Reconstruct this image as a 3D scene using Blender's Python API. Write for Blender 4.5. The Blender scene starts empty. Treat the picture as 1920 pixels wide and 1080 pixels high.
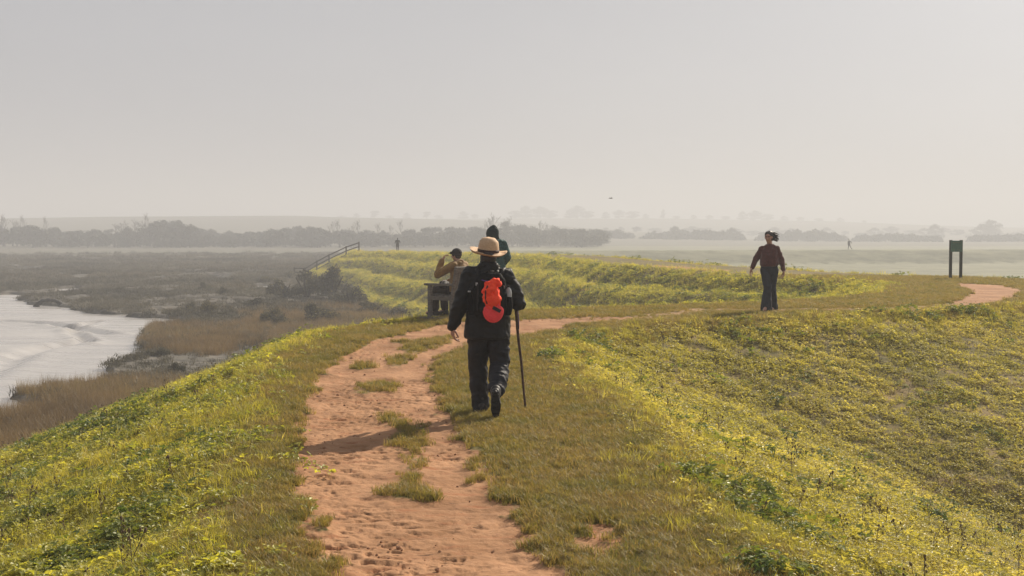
import bpy, math, random
import numpy as np
from mathutils import Vector, Matrix, Euler
R = math.radians
SC = bpy.context.scene
# ---------------------------------------------------------------- camera, sky, sun
CAM_Z, PITCH, FPX = 1.89, math.atan(110/2400), 2400.0
cam_d = bpy.data.cameras.new('camera'); cam = bpy.data.objects.new('camera', cam_d)
SC.collection.objects.link(cam); SC.camera = cam
cam_d.lens = 45.0; cam_d.sensor_width = 36.0; cam_d.clip_start = 0.05; cam_d.clip_end = 9000
cam.location = (0, 0, CAM_Z); cam.rotation_euler = (R(90)-PITCH, 0, 0)
SUN_EL, SUN_AZ = R(34), R(38)          # azimuth measured from +Y towards +X
world = bpy.data.worlds.new('World'); SC.world = world; world.use_nodes = True
wn = world.node_tree; wn.nodes.clear()
w_out = wn.nodes.new('ShaderNodeOutputWorld'); w_bg = wn.nodes.new('ShaderNodeBackground')
w_sky = wn.nodes.new('ShaderNodeTexSky'); w_sky.sky_type = 'NISHITA'; w_sky.sun_disc = False
w_sky.sun_elevation = SUN_EL; w_sky.sun_rotation = SUN_AZ
w_sky.air_density = 1.0; w_sky.dust_density = 4.0; w_sky.ozone_density = 1.0; w_sky.altitude = 0
w_hs = wn.nodes.new('ShaderNodeHueSaturation'); w_hs.inputs['Saturation'].default_value = 0.22
w_mix = wn.nodes.new('ShaderNodeMix'); w_mix.data_type = 'RGBA'; w_mix.inputs[0].default_value = 0.80
w_mix.inputs[7].default_value = (3.75, 3.95, 4.45, 1)       # thin high overcast veil over the clear sky
w_tc = wn.nodes.new('ShaderNodeTexCoord'); w_mp = wn.nodes.new('ShaderNodeMapping'); w_mp.inputs['Scale'].default_value = (2.2, 2.2, 9.0)
w_nz = wn.nodes.new('ShaderNodeTexNoise'); w_nz.inputs['Scale'].default_value = 1.3; w_nz.inputs['Detail'].default_value = 3
w_vm = wn.nodes.new('ShaderNodeMix'); w_vm.data_type = 'RGBA'; w_vm.inputs[6].default_value = (3.50, 3.58, 3.95, 1); w_vm.inputs[7].default_value = (4.25, 4.3, 4.65, 1)
wn.links.new(w_tc.outputs['Generated'], w_mp.inputs[0]); wn.links.new(w_mp.outputs[0], w_nz.inputs['Vector']); wn.links.new(w_nz.outputs[0], w_vm.inputs[0]); wn.links.new(w_vm.outputs[2], w_mix.inputs[7])
wn.links.new(w_sky.outputs[0], w_hs.inputs['Color']); wn.links.new(w_hs.outputs[0], w_mix.inputs[6])
wn.links.new(w_mix.outputs[2], w_bg.inputs[0]); w_bg.inputs[1].default_value = 0.073
wn.links.new(w_bg.outputs[0], w_out.inputs[0])
sun_d = bpy.data.lights.new('sun', 'SUN'); sun = bpy.data.objects.new('sun', sun_d)
SC.collection.objects.link(sun); sun_d.energy = 5.0; sun_d.angle = R(0.8); sun_d.color = (1.0, 0.88, 0.72)
sdir = Vector((math.sin(SUN_AZ)*math.cos(SUN_EL), math.cos(SUN_AZ)*math.cos(SUN_EL), math.sin(SUN_EL)))
sun.rotation_euler = sdir.to_track_quat('Z', 'Y').to_euler(); sun.location = sdir*60
SC.view_settings.view_transform = 'Standard'; SC.view_settings.look = 'None'
SC.view_settings.exposure = 0.62; SC.view_settings.gamma = 1.0
SC.cycles.use_denoising = True
SC.cycles.max_bounces = 8; SC.cycles.volume_bounces = 1; SC.cycles.transparent_max_bounces = 8

def ray(px, py):
    u, v = (px-960)/FPX, (540-py)/FPX
    c, s = math.cos(PITCH), math.sin(PITCH)
    return u, c + v*s, -s + v*c
def at(px, py, z=0.0):                  # design-time survey: where a sight line meets the level z
    a, b, c = ray(px, py); k = (z-CAM_Z)/c
    return a*k, b*k
def atd(px, py, y):                     # ... or the distance y
    a, b, c = ray(px, py); k = y/b
    return Vector((a*k, y, CAM_Z + c*k))

# ---------------------------------------------------------------- helpers
def link(o, parent=None):
    SC.collection.objects.link(o)
    if parent is not None: o.parent = parent
    return o
def tag(o, label=None, cat=None, group=None, kind=None):
    for k, v in (('label', label), ('category', cat), ('group', group), ('kind', kind)):
        if v: o[k] = v
    return o
def empty(name, loc=(0, 0, 0), rz=0, label=None, cat=None, group=None):
    o = link(bpy.data.objects.new(name, None)); o.location = loc; o.rotation_euler = (0, 0, rz)
    o.empty_display_size = 0.2
    return tag(o, label, cat, group)
def np_mesh(name, V, F, mat=None, smooth=False):
    V = np.asarray(V, dtype=np.float32)
    me = bpy.data.meshes.new(name)
    if isinstance(F, np.ndarray):
        n, k = F.shape
        me.vertices.add(len(V)); me.vertices.foreach_set('co', V.ravel())
        me.loops.add(n*k); me.loops.foreach_set('vertex_index', F.ravel().astype(np.int32))
        me.polygons.add(n); me.polygons.foreach_set('loop_start', np.arange(0, n*k, k, dtype=np.int32))
        me.update(calc_edges=True)
    else:
        me.from_pydata([tuple(map(float, v)) for v in V], [], F)
    if smooth:
        me.polygons.foreach_set('use_smooth', np.ones(len(me.polygons), dtype=bool))
    if mat: me.materials.append(mat)
    return me
class MB:
    """collects boxes, tubes, lofts and ellipsoids into one mesh"""
    def __init__(s): s.v = []; s.f = []
    def add(s, V, F):
        n = len(s.v); s.v += [tuple(v) for v in V]; s.f += [tuple(i+n for i in f) for f in F]; return s
    def box(s, c, d, rot=None, taper=None):
        V = []
        for z in (-1, 1):
            for x, y in ((-1, -1), (1, -1), (1, 1), (-1, 1)):
                k = 1 if (taper is None or z < 0) else taper
                p = Vector((x*d[0]/2*k, y*d[1]/2*k, z*d[2]/2))
                if rot is not None: p = rot @ p
                V.append(p + Vector(c))
        return s.add(V, [(3, 2, 1, 0), (4, 5, 6, 7), (0, 1, 5, 4), (1, 2, 6, 5), (2, 3, 7, 6), (3, 0, 4, 7)])
    def rings(s, P, cap=True):
        n = len(P[0]); V = [p for r in P for p in r]; F = []
        for i in range(len(P)-1):
            for j in range(n):
                k = (j+1) % n; F.append((i*n+j, i*n+k, (i+1)*n+k, (i+1)*n+j))
        if cap:
            F.append(tuple(reversed(range(n)))); F.append(tuple((len(P)-1)*n+j for j in range(n)))
        return s.add(V, F)
    def cap(s, a, b, ra, rb, n=14, flat=1.0, up=None):
        a, b = Vector(a), Vector(b); d = b-a; L = d.length or 1e-5; d = d/L
        u = Vector(up) if up else (Vector((0, 0, 1)) if abs(d.z) < .9 else Vector((0, 1, 0)))
        x = d.cross(u).normalized(); y = d.cross(x)
        P = []
        for t in (-88, -60, -30, 0): P.append((a + d*ra*math.sin(R(t)), ra*math.cos(R(t))))
        for t in (0, 30, 60, 88): P.append((b + d*rb*math.sin(R(t)), rb*math.cos(R(t))))
        return s.rings([[c + x*r*math.cos(2*math.pi*j/n) + y*r*flat*math.sin(2*math.pi*j/n) for j in range(n)] for c, r in P])
    def tube(s, pts, rad, n=8):
        pts = [Vector(p) for p in pts]; rr = rad if isinstance(rad, (list, tuple)) else [rad]*len(pts)
        P = []
        x = None
        for i, p in enumerate(pts):
            d = (pts[min(i+1, len(pts)-1)] - pts[max(i-1, 0)]).normalized()
            if x is None:
                x = d.cross(Vector((0, 0, 1)) if abs(d.z) < .9 else Vector((0, 1, 0))).normalized()
            else: x = (x - d*x.dot(d)).normalized()
            y = d.cross(x)
            P.append([p + x*rr[i]*math.cos(2*math.pi*j/n) + y*rr[i]*math.sin(2*math.pi*j/n) for j in range(n)])
        return s.rings(P)
    def loft(s, L, n=28, p=2.0):
        """horizontal rings (cx, cy, z, rx, ry)"""
        P = []
        for (cx, cy, z, rx, ry) in L:
            r = []
            for j in range(n):
                a = 2*math.pi*j/n; c, q = math.cos(a), math.sin(a)
                r.append((cx + rx*math.copysign(abs(c)**(2/p), c), cy + ry*math.copysign(abs(q)**(2/p), q), z))
            P.append(r)
        return s.rings(P)
    def ell(s, c, r, rot=None, n=16, m=10):
        P = []
        for i in range(m+1):
            t = -math.pi/2 + math.pi*(i+.04)/(m+.08)
            row = []
            for j in range(n):
                a = 2*math.pi*j/n
                q = Vector((r[0]*math.cos(t)*math.cos(a), r[1]*math.cos(t)*math.sin(a), r[2]*math.sin(t)))
                if rot is not None: q = rot @ q
                row.append(q + Vector(c))
            P.append(row)
        return s.rings(P)
    def mesh(s, name, mat=None, smooth=False): return np_mesh(name, s.v, s.f, mat, smooth)
    def build(s, name, mat, parent=None, smooth=False, bevel=0):
        o = link(bpy.data.objects.new(name, s.mesh(name, mat, smooth)), parent)
        if bevel:
            b = o.modifiers.new('bevel', 'BEVEL'); b.width = bevel; b.segments = 2; b.limit_method = 'ANGLE'
        return o

# ---------------------------------------------------------------- numpy noise
def _h(ix, iy, s):
    n = (ix.astype(np.int64)*374761393 + iy.astype(np.int64)*668265263 + s*1442695041) & 0xffffffff
    n = ((n ^ (n >> 13))*1274126177) & 0xffffffff
    return ((n ^ (n >> 16)) & 0xffff)/65535.0
def vn(x, y, s=0):
    ix, iy = np.floor(x), np.floor(y); fx, fy = x-ix, y-iy
    fx = fx*fx*(3-2*fx); fy = fy*fy*(3-2*fy)
    a, b, c, d = _h(ix, iy, s), _h(ix+1, iy, s), _h(ix, iy+1, s), _h(ix+1, iy+1, s)
    return (a*(1-fx)+b*fx)*(1-fy) + (c*(1-fx)+d*fx)*fy
def fbm(x, y, s=0, o=4):
    v = 0; a = .5
    for i in range(o): v = v + a*vn(x*2**i+i*17.3, y*2**i-i*9.1, s+i); a *= .5
    return v/(1-.5**o)            # 0..1
def ss(a, b, x):
    t = np.clip((x-a)/(b-a), 0, 1); return t*t*(3-2*t)

# ---------------------------------------------------------------- terrain layout
# sea bank centre line: x, y, half width of the crown, crown level
BANK = [(.1, -60, 1.5, 0), (.0, 0, 1.45, 0), (-.13, 7, 1.45, 0), (-.7, 13, 1.9, 0), (-1.5, 18, 1.95, .05), (-1.1, 22, 2.1, .10),
        (.9, 25.2, 2.3, .15), (5.2, 27.2, 1.9, .19), (9, 29.6, 2.0, .2), (12.6, 33, 3.0, .2), (14.8, 38, 3.4, .2), (14.2, 43, 2.6, .2, .40),
        (11, 49, 1.9, .2, .45), (7, 62, 1.9, .2, .5), (3.6, 84, 1.9, .15, .5), (-.5, 98, 1.9, -.05, .5), (-7, 127, 1.9, -.45, .5), (-16.4, 155, 2.6, -.85, .5), (-18.5, 170, 2.4, -1.0, .5),
        (-10, 190, 2, -1.3), (10, 203, 2, -1.5), (60, 214, 2, -1.5), (140, 222, 2, -1.5), (400, 230, 2, -1.5)]
BRANCH = [(12.6, 33, 3.0, .2), (22, 34.5, 2.2, .2), (60, 36, 2, .2)]
SLOPE, MARSH_Z, FIELD_Z, MUD_Z = .37, -3.95, -3.6, -4.22
LAND = [(p[0], p[1]) for p in BANK] + [(2500, 300), (2500, -60)]
def bank(x, y):
    """-> height of the bank surface, distance outside the crown"""
    z = np.full(x.shape, -99.); e = np.full(x.shape, 999.)
    for poly in (BANK, BRANCH):
        for a_, b_ in zip(poly[:-1], poly[1:]):
            (x0, y0, w0, z0), (x1, y1, w1, z1) = a_[:4], b_[:4]; s0 = (a_+(SLOPE,))[4]; s1 = (b_+(SLOPE,))[4]
            dx, dy = x1-x0, y1-y0
            t = np.clip(((x-x0)*dx + (y-y0)*dy)/(dx*dx+dy*dy), 0, 1)
            d = np.hypot(x-x0-t*dx, y-y0-t*dy) - (w0+(w1-w0)*t)
            zc = z0+(z1-z0)*t
            s = np.maximum(d, 0)
            zz = zc - (s0+(s1-s0)*t)*(np.sqrt(s*s+.16)-.4*np.exp(-s))
            z = np.maximum(z, zz); e = np.minimum(e, d)
    return z, e
def inpoly(x, y, P):
    r = np.zeros(x.shape, bool); n = len(P)
    for i in range(n):
        (x0, y0), (x1, y1) = P[i], P[(i+1) % n]
        if y0 == y1: continue
        c = (y0 > y) != (y1 > y)
        r ^= c & (x < (x1-x0)*(y-y0)/(y1-y0) + x0)
    return r
def pdist(x, y, P, closed=False):
    d = np.full(x.shape, 1e9); n = len(P)
    for i in range(n if closed else n-1):
        (x0, y0), (x1, y1) = P[i][:2], P[(i+1) % n][:2]
        dx, dy = x1-x0, y1-y0
        t = np.clip(((x-x0)*dx + (y-y0)*dy)/(dx*dx+dy*dy+1e-12), 0, 1)
        d = np.minimum(d, np.hypot(x-x0-t*dx, y-y0-t*dy))
    return d
def sdf(x, y, P):
    d = pdist(x, y, P, True); return np.where(inpoly(x, y, P), -d, d)
# the bare path: outline surveyed on the crown
PL = [(640, 1190), (615, 1080), (592, 1000), (575, 950), (556, 900), (548, 850), (556, 800), (572, 760), (590, 720), (612, 690), (650, 660), (696, 640), (760, 625), (820, 612)]
PR = [(1130, 598), (1210, 600), (1120, 612), (985, 630), (905, 640), (850, 655), (818, 680), (815, 710), (832, 750), (858, 800), (896, 850), (925, 900), (955, 950), (985, 1000), (1040, 1080), (1100, 1190)]
P0 = [at(*p, z=0.0 if p[1] > 660 else .08) for p in PL + PR]
PATHS = [P0, [(-.95, 5.0), (-1.1, -6), (.5, -6), (.35, 5.0)],
         [at(*p, z=.2) for p in [(1768, 573), (1812, 556), (1822, 545), (1786, 534), (1800, 531.5), (1880, 535), (1918, 544), (1905, 556), (1870, 568), (1800, 574)]],
         [at(*p, z=.2) for p in [(1225, 497), (1290, 500.5), (1370, 507), (1350, 509.5), (1280, 504.5), (1222, 499.5)]],
         [at(*p, z=.0) for p in [(1095, 985), (1140, 990), (1150, 1030), (1120, 1045), (1098, 1020)]]]
ISLES = [[at(*p) for p in q] for q in (
    [(710, 775), (740, 768), (762, 795), (785, 815), (790, 850), (795, 885), (815, 912), (800, 928), (760, 934), (728, 918), (752, 880), (756, 840), (740, 800)],
    [(662, 686), (690, 684), (694, 694), (666, 698)], [(672, 722), (740, 720), (738, 734), (684, 736)], [(724, 676), (760, 672), (762, 690), (730, 694)],
    [(745, 652), (850, 640), (840, 655), (770, 668)])]
TRACK = [at(1130, 604, .12), at(1250, 592, .15), at(1340, 583, .17), at(1440, 581, .19), at(1560, 580, .2), at(1690, 579, .2), at(1790, 573, .2)]
MUDPOLY = [at(px, py, -4.05) for px, py in [(-500, 556), (-60, 553), (0, 556), (42, 568), (95, 571), (160, 583), (240, 591), (330, 597), (345, 601), (272, 609), (244, 614), (236, 630),
           (222, 645), (240, 655), (238, 664), (180, 684), (172, 690), (188, 697), (186, 707), (120, 717), (60, 720), (12, 732), (4, 742), (20, 756), (0, 768), (-700, 800)]]
POOLS = [[at(px, py, MARSH_Z) for px, py in q] for q in ([(372, 513), (400, 512), (440, 513), (432, 524), (396, 523)], [(110, 537), (140, 536), (152, 538), (150, 546), (118, 547)],
         [(-40, 549), (20, 547), (60, 549), (76, 553), (30, 557), (-40, 553)], [(330, 518), (344, 518), (344, 520), (332, 520)])]
def masks(x, y):
    d = np.full(x.shape, 99.)
    for P in PATHS: d = np.minimum(d, sdf(x, y, P))
    isl = np.full(x.shape, 99.)
    for P in ISLES: isl = np.minimum(isl, sdf(x, y, P))
    n = fbm(x*2.2, y*2.2, 5, 4)-.5
    n2 = fbm(x*9, y*9, 15, 3)-.5
    dirt = ss(.22, -.22, d + n*.38 + n2*.34)
    dirt = dirt*(1-.66*ss(.30, -.14, isl + n*.4 + n2*.3))
    dirt = np.where((y > 18) & (y < 32) & (x < 7), dirt*(1-.42*ss(-.1, 1.4, x)), dirt)
    tr = pdist(x, y, TRACK)
    worn = np.maximum(ss(.75, .1, tr + n*.9), 0)
    return dirt, worn
HILL1 = [(-2600, 6), (-500, 7), (-340, 8.3), (-255, 10.0), (-142, 10.9), (-21, 7.6), (60, 1.9), (140, -3.6), (3000, -3.6)]
HILL2 = [(-3000, -3.6), (-420, 4), (-300, 9.5), (-200, 11), (0, 12.8), (150, 12.4), (290, 10.0), (420, 5), (600, .5), (900, -3.6), (4000, -3.6)]
def height(x, y, fine=True):
    zb, e = bank(x, y)
    land = inpoly(x, y, LAND)
    m = MARSH_Z + .20*(fbm(x*.05, y*.05, 31, 3)-.5) + .34*(fbm(x*.22, y*.11, 32, 4)-.5)*ss(0, 6, y-30) + .12*(fbm(x*1.3, y*1.1, 33, 3)-.5)
    m = m - .55*ss(.030, .004, np.abs(fbm(x*.022, y*.03, 37, 3)-.5))
    near = (y > 38) & (y < 150) & (x < 0)
    dm = sdf(x, y, MUDPOLY) + 1.6*(fbm(x*.5, y*.3, 35, 4)-.5) - .45
    for P in POOLS: dm = np.minimum(dm, sdf(x, y, P) + .8*(fbm(x*.5, y*.3, 36, 3)-.5))
    bankdrop = ss(.5, -.25, dm)
    m = np.where(near | (dm < 4), m*(1-bankdrop) + (MUD_Z-.35)*bankdrop, m)
    f = FIELD_Z + .3*(fbm(x*.03, y*.03, 41, 3)-.5) + .12*(fbm(x*.6, y*.6, 42, 3)-.5)
    base = np.where(land, f, np.where(y > 215, m*ss(340, 230, y) + f*ss(230, 340, y), m))
    far = base.copy()
    h1 = np.interp(x, [p[0] for p in HILL1], [p[1] for p in HILL1]); k1 = ss(430, 850, y)
    far = np.maximum(far, -3.7 + (h1+3.7)*k1*ss(1700, 1000, y))
    h2 = np.interp(x, [p[0] for p in HILL2], [p[1] for p in HILL2]); k2 = ss(760, 1250, y)
    far = np.maximum(far, -3.8 + (h2+3.8)*k2)
    base = np.where(y > 420, far + 1.2*(fbm(x*.01, y*.01, 43, 3)-.5)*ss(420, 700, y), base)
    zb = zb + np.where(e > 0, 1, .25)*(.10*(fbm(x*.8, y*.8, 51, 3)-.5)*ss(-.3, .8, e)*2 + .05*(fbm(x*3, y*3, 52, 3)-.5))
    # soft benches and ruts that run along the slope
    zb = zb + .20*np.sin(e*2.4 + 4*fbm(x*.12, y*.12, 53, 3))*ss(.6, 1.8, e)*ss(9, 7, e)*ss(24, 45, y)*ss(185, 150, y)
    z = np.maximum(zb, base) + .25*np.exp(-np.abs(zb-base)/.35)*0
    kind = np.where((zb >= base-.02), 0, np.where(land, 2, 1))
    kind = np.where((y > 420) & (kind != 0), 3, kind)
    kind = np.where((y > 300) & (kind == 1), 2, kind)
    return z, e, kind, dm

# ---------------------------------------------------------------- materials
def new_mat(name):
    m = bpy.data.materials.new(name); m.use_nodes = True
    nt = m.node_tree; nt.nodes.clear()
    return m, nt, nt.nodes.new('ShaderNodeOutputMaterial')
class NT:
    def __init__(s, nt): s.nt = nt
    def n(s, t, **kw):
        q = s.nt.nodes.new(t)
        for k, v in kw.items(): setattr(q, k, v)
        return q
    def set(s, node, k, v):
        if isinstance(v, bpy.types.NodeSocket): s.nt.links.new(v, node.inputs[k])
        else: node.inputs[k].default_value = v
    def noise(s, scale, detail=4, rough=.55, vec=None, dist=0.0):
        q = s.n('ShaderNodeTexNoise'); s.set(q, 'Scale', scale); s.set(q, 'Detail', detail); s.set(q, 'Roughness', rough); s.set(q, 'Distortion', dist)
        if vec is not None: s.set(q, 'Vector', vec)
        return q.outputs[0]
    def pos(s, sc=None):
        g = s.n('ShaderNodeNewGeometry').outputs['Position']
        if sc:
            m = s.n('ShaderNodeMapping'); s.set(m, 'Vector', g); m.inputs['Scale'].default_value = sc; return m.outputs[0]
        return g
    def attr(s, name): return s.n('ShaderNodeAttribute', attribute_name=name).outputs['Fac']
    def math(s, op, a, b=0.0, c=0.0, clamp=False):
        q = s.n('ShaderNodeMath', operation=op); q.use_clamp = clamp
        s.set(q, 0, a); s.set(q, 1, b); s.set(q, 2, c); return q.outputs[0]
    def ramp(s, f, a, b): 
        q = s.n('ShaderNodeMapRange'); q.interpolation_type = 'SMOOTHSTEP'; s.set(q, 0, f); s.set(q, 1, a); s.set(q, 2, b); return q.outputs[0]
    def mix(s, f, a, b):
        q = s.n('ShaderNodeMix', data_type='RGBA'); s.set(q, 0, f)
        for i, v in ((6, a), (7, b)): s.set(q, i, v if isinstance(v, bpy.types.NodeSocket) else (*v, 1))
        return q.outputs[2]
    def bump(s, h, strength, dist, normal=None):
        q = s.n('ShaderNodeBump'); s.set(q, 'Height', h); s.set(q, 'Strength', strength); s.set(q, 'Distance', dist)
        if normal is not None: s.set(q, 'Normal', normal)
        return q.outputs[0]
def simple(name, col, col2=None, scale=20, rough=.8, bump=.3, bdist=.004, spec=.3, metallic=0, trans=0, sheen=0, vecsc=None, obj=True):
    m, nt, out = new_mat(name); t = NT(nt)
    b = t.n('ShaderNodeBsdfPrincipled')
    v = t.n('ShaderNodeTexCoord').outputs['Object']
    if vecsc:
        mp = t.n('ShaderNodeMapping'); t.set(mp, 'Vector', v); mp.inputs['Scale'].default_value = vecsc; v = mp.outputs[0]
    n1 = t.noise(scale, 5, .6, v); n2 = t.noise(scale*7, 3, .6, v)
    col2 = col2 or tuple(c*.65 for c in col)
    t.set(b, 'Base Color', t.mix(t.ramp(n1, .35, .65), col2, col))
    t.set(b, 'Roughness', rough); t.set(b, 'Specular IOR Level', spec); t.set(b, 'Metallic', metallic)
    if trans: t.set(b, 'Transmission Weight', trans)
    if sheen: t.set(b, 'Sheen Weight', sheen)
    if bump:
        h = t.math('ADD', n1, t.math('MULTIPLY', n2, .35)); t.set(b, 'Normal', t.bump(h, bump, bdist))
    nt.links.new(b.outputs[0], out.inputs[0]); return m
def leaf_mat(name, cols, trans_gain=1.7, gloss=.12, patch=.9, rough=.45, tmix=.45, dry=(.30, .24, .10), dryamt=.12):
    """two-sided thin leaf: diffuse + translucent + a little gloss, hue drifting in patches over the ground"""
    m, nt, out = new_mat(name); t = NT(nt)
    rnd = t.n('ShaderNodeObjectInfo').outputs['Random']
    p = t.noise(patch, 3, .6, t.pos())
    isl = t.n('ShaderNodeNewGeometry').outputs['Random Per Island']
    f = t.math('ADD', t.math('MULTIPLY', rnd, .35), t.math('ADD', t.math('MULTIPLY', isl, .25), t.math('MULTIPLY', t.ramp(p, .35, .65), .4)))
    c = t.mix(t.ramp(f, .1, .9), cols[0], cols[1])
    d = t.ramp(t.math('ADD', t.math('MULTIPLY', isl, .6), t.math('MULTIPLY', t.noise(patch*.6, 2, .5, t.pos()), .8)), 1.05-dryamt*1.4, 1.15-dryamt)
    c = t.mix(d, c, dry)
    dif = t.n('ShaderNodeBsdfDiffuse'); t.set(dif, 'Color', c)
    tr = t.n('ShaderNodeBsdfTranslucent')
    g = t.n('ShaderNodeMix', data_type='RGBA', blend_type='MULTIPLY'); t.set(g, 0, 1.0); t.set(g, 6, c)
    g.inputs[7].default_value = (trans_gain*1.1, trans_gain*1.05, trans_gain*.6, 1); t.set(tr, 'Color', g.outputs[2])
    mx = t.n('ShaderNodeMixShader'); t.set(mx, 0, tmix); nt.links.new(dif.outputs[0], mx.inputs[1]); nt.links.new(tr.outputs[0], mx.inputs[2])
    gl = t.n('ShaderNodeBsdfGlossy'); t.set(gl, 'Roughness', rough); t.set(gl, 'Color', (.9, .9, .8, 1))
    m2 = t.n('ShaderNodeMixShader'); t.set(m2, 0, gloss); nt.links.new(mx.outputs[0], m2.inputs[1]); nt.links.new(gl.outputs[0], m2.inputs[2])
    nt.links.new(m2.outputs[0], out.inputs[0]); return m

def terrain_mat():
    m, nt, out = new_mat('terrain'); t = NT(nt)
    P = t.pos()
    dirt0, worn, marsh, field, slope = (t.attr(a) for a in ('dirt', 'worn', 'marsh', 'field', 'slope'))
    nf = t.noise(14, 5, .6, P); nm = t.noise(1.3, 4, .6, P); ng = t.noise(60, 3, .6, P)
    # bare trodden earth
    dirt = t.ramp(t.math('ADD', dirt0, t.math('MULTIPLY', t.math('SUBTRACT', nf, .5), .7)), .35, .62)
    e = t.mix(t.ramp(nm, .3, .7), (.25, .130, .064), (.39, .215, .115))
    e = t.mix(t.ramp(t.noise(5, 4, .6, t.pos((.5, 1.6, 1))), .52, .72), e, (.28, .125, .06))
    e = t.mix(t.ramp(nf, .62, .72), e, (.19, .09, .048))
    e = t.mix(t.ramp(t.noise(9, 4, .7, t.pos((.6, 1.9, 1))), .63, .70), e, (.13, .065, .036))
    e = t.mix(t.ramp(t.noise(95, 2, .5, P), .66, .74), e, (.46, .30, .19))
    # thatch below the grass
    g = t.mix(t.ramp(nf, .3, .7), (.075, .070, .022), (.16, .125, .045))
    g = t.mix(t.ramp(nm, .45, .7), g, (.22, .155, .07))
    g = t.mix(t.math('MULTIPLY', worn, t.ramp(nf, .3, .6)), g, (.33, .20, .11))
    c = t.mix(dirt, g, e)
    # salt marsh: brown-grey sea purslane and mud
    sm = t.mix(t.ramp(t.noise(.35, 5, .65, t.pos((.6, 1.6, 1))), .35, .65), (.040, .039, .034), (.12, .112, .095))
    sm = t.mix(t.ramp(t.noise(1.2, 4, .6, t.pos((.5, 1.5, 1))), .48, .62), sm, (.16, .145, .125))
    sm = t.mix(t.ramp(t.noise(.05, 3, .6, P), .5, .7), sm, (.10, .088, .070))
    c = t.mix(marsh, c, sm)
    fl = t.mix(t.ramp(t.noise(.25, 7, .75, t.pos((.5, 1.3, 1))), .35, .65), (.13, .135, .09), (.24, .235, .16))
    c = t.mix(field, c, fl)
    b = t.n('ShaderNodeBsdfPrincipled'); t.set(b, 'Base Color', c); t.set(b, 'Roughness', .95); t.set(b, 'Specular IOR Level', .15)
    h = t.math('ADD', t.math('MULTIPLY', t.noise(18, 6, .65, P), 1.0), t.math('MULTIPLY', ng, .25))
    n1 = t.bump(h, .55, .02); n2 = t.bump(t.noise(.9, 5, .65, P), .5, .15, n1)
    t.set(b, 'Normal', n2)
    nt.links.new(b.outputs[0], out.inputs[0]); return m
M = {}
M['terrain'] = terrain_mat()
def mud_mat():
    m, nt, out = new_mat('mud'); t = NT(nt)
    b = t.n('ShaderNodeBsdfPrincipled'); P = t.pos((.25, 1.2, 1))
    n = t.noise(.5, 5, .6, P)
    t.set(b, 'Base Color', t.mix(t.ramp(n, .3, .7), (.30, .285, .27), (.40, .385, .37)))
    t.set(b, 'Roughness', t.math('ADD', .22, t.math('MULTIPLY', t.ramp(n, .3, .7), .16)))
    t.set(b, 'Specular IOR Level', .9)
    t.set(b, 'Normal', t.bump(t.noise(3, 5, .6, P), .12, .05))
    nt.links.new(b.outputs[0], out.inputs[0]); return m
M['mud'] = mud_mat()

# ---------------------------------------------------------------- terrain mesh
ang = np.unique(np.round(np.concatenate([np.arange(-24, 24.01, .06), np.arange(-60, 60, .5), np.arange(-180, 180, 4)]), 4))
keep = [ang[0]]
for a in ang[1:]:
    if a-keep[-1] > .05: keep.append(a)
ang = np.radians(np.array(keep))
rr = [.3]
while rr[-1] < 2600:
    r = rr[-1]; rr.append(r*(1.06 if r < 4.5 else 1.0026 if r < 16 else 1.0042 if r < 130 else 1.008 if r < 260 else 1.025))
rr = np.array(rr)
RR, AA = np.meshgrid(rr, ang, indexing='ij')
X = RR*np.sin(AA); Y = RR*np.cos(AA)
Z, E, K, DM = height(X, Y)
dirt, worn = masks(X, Y)
dirt = np.where(K == 0, dirt, 0)
nearm = ss(45, 30, RR)
# trodden path: sunk a little, clods and boot prints in it
clod = fbm(X*7, Y*11, 61, 3); pit = np.maximum(fbm(X*13, Y*27, 62, 3)-.58, 0)*ss(.3, .65, fbm(X*1.1, Y*1.1, 64, 2))*1.5
Z = Z + nearm*(-.035*dirt + dirt*(.035*(clod-.5) - .12*pit) + (1-dirt)*(E < .5)*.02*(fbm(X*5, Y*5, 63, 3)-.5))
N, Mn = RR.shape
V = np.stack([X, Y, Z], -1).reshape(-1, 3)
idx = np.arange(N*Mn).reshape(N, Mn)
nx = np.concatenate([idx[:, 1:], idx[:, :1]], 1)
F = np.stack([idx[:-1], idx[1:], nx[1:], nx[:-1]], -1)       # quads
F = F[..., ::-1].reshape(-1, 4)
Kf = K[:-1].reshape(-1); Df = dirt[:-1].reshape(-1)
marshm = ((K == 1)).astype(float); marshm = np.where(K == 0, ss(.25, -.05, Z-np.where(inpoly(X, Y, LAND), FIELD_Z, MARSH_Z)-.25)*(~inpoly(X, Y, LAND)), marshm)
fieldm = np.where(K == 2, 1., 0.)*np.where((Y > 230) & (X < -.02*Y), .3, 1.)
fieldm = np.maximum(fieldm, ss(230, 330, Y)*.25*(K == 1)); fieldm = np.maximum(fieldm, (K == 0)*ss(165, 190, Y)); fieldm = np.where(K == 3, .35, fieldm)
marshm = np.where((K >= 2) & (Y > 230), 1, marshm)
def terrain_obj(name, sel):
    f = F[sel]; used, inv = np.unique(f, return_inverse=True)
    me = np_mesh(name, V[used], inv.reshape(f.shape), M['terrain'], True)
    for nm, arr in (('dirt', dirt), ('worn', worn*(K == 0)), ('marsh', marshm), ('field', fieldm), ('slope', ss(0, 1, E))):
        a = me.attributes.new(nm, 'FLOAT', 'POINT'); a.data.foreach_set('value', arr.reshape(-1)[used].astype(np.float32))
    return tag(link(bpy.data.objects.new(name, me)), kind='structure')
terrain_obj('path', (Kf == 0) & (Df > .5))
terrain_obj('embankment', (Kf == 0) & (Df <= .5))
terrain_obj('marsh', Kf == 1); terrain_obj('field', Kf == 2); terrain_obj('hills', Kf == 3)
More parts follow.
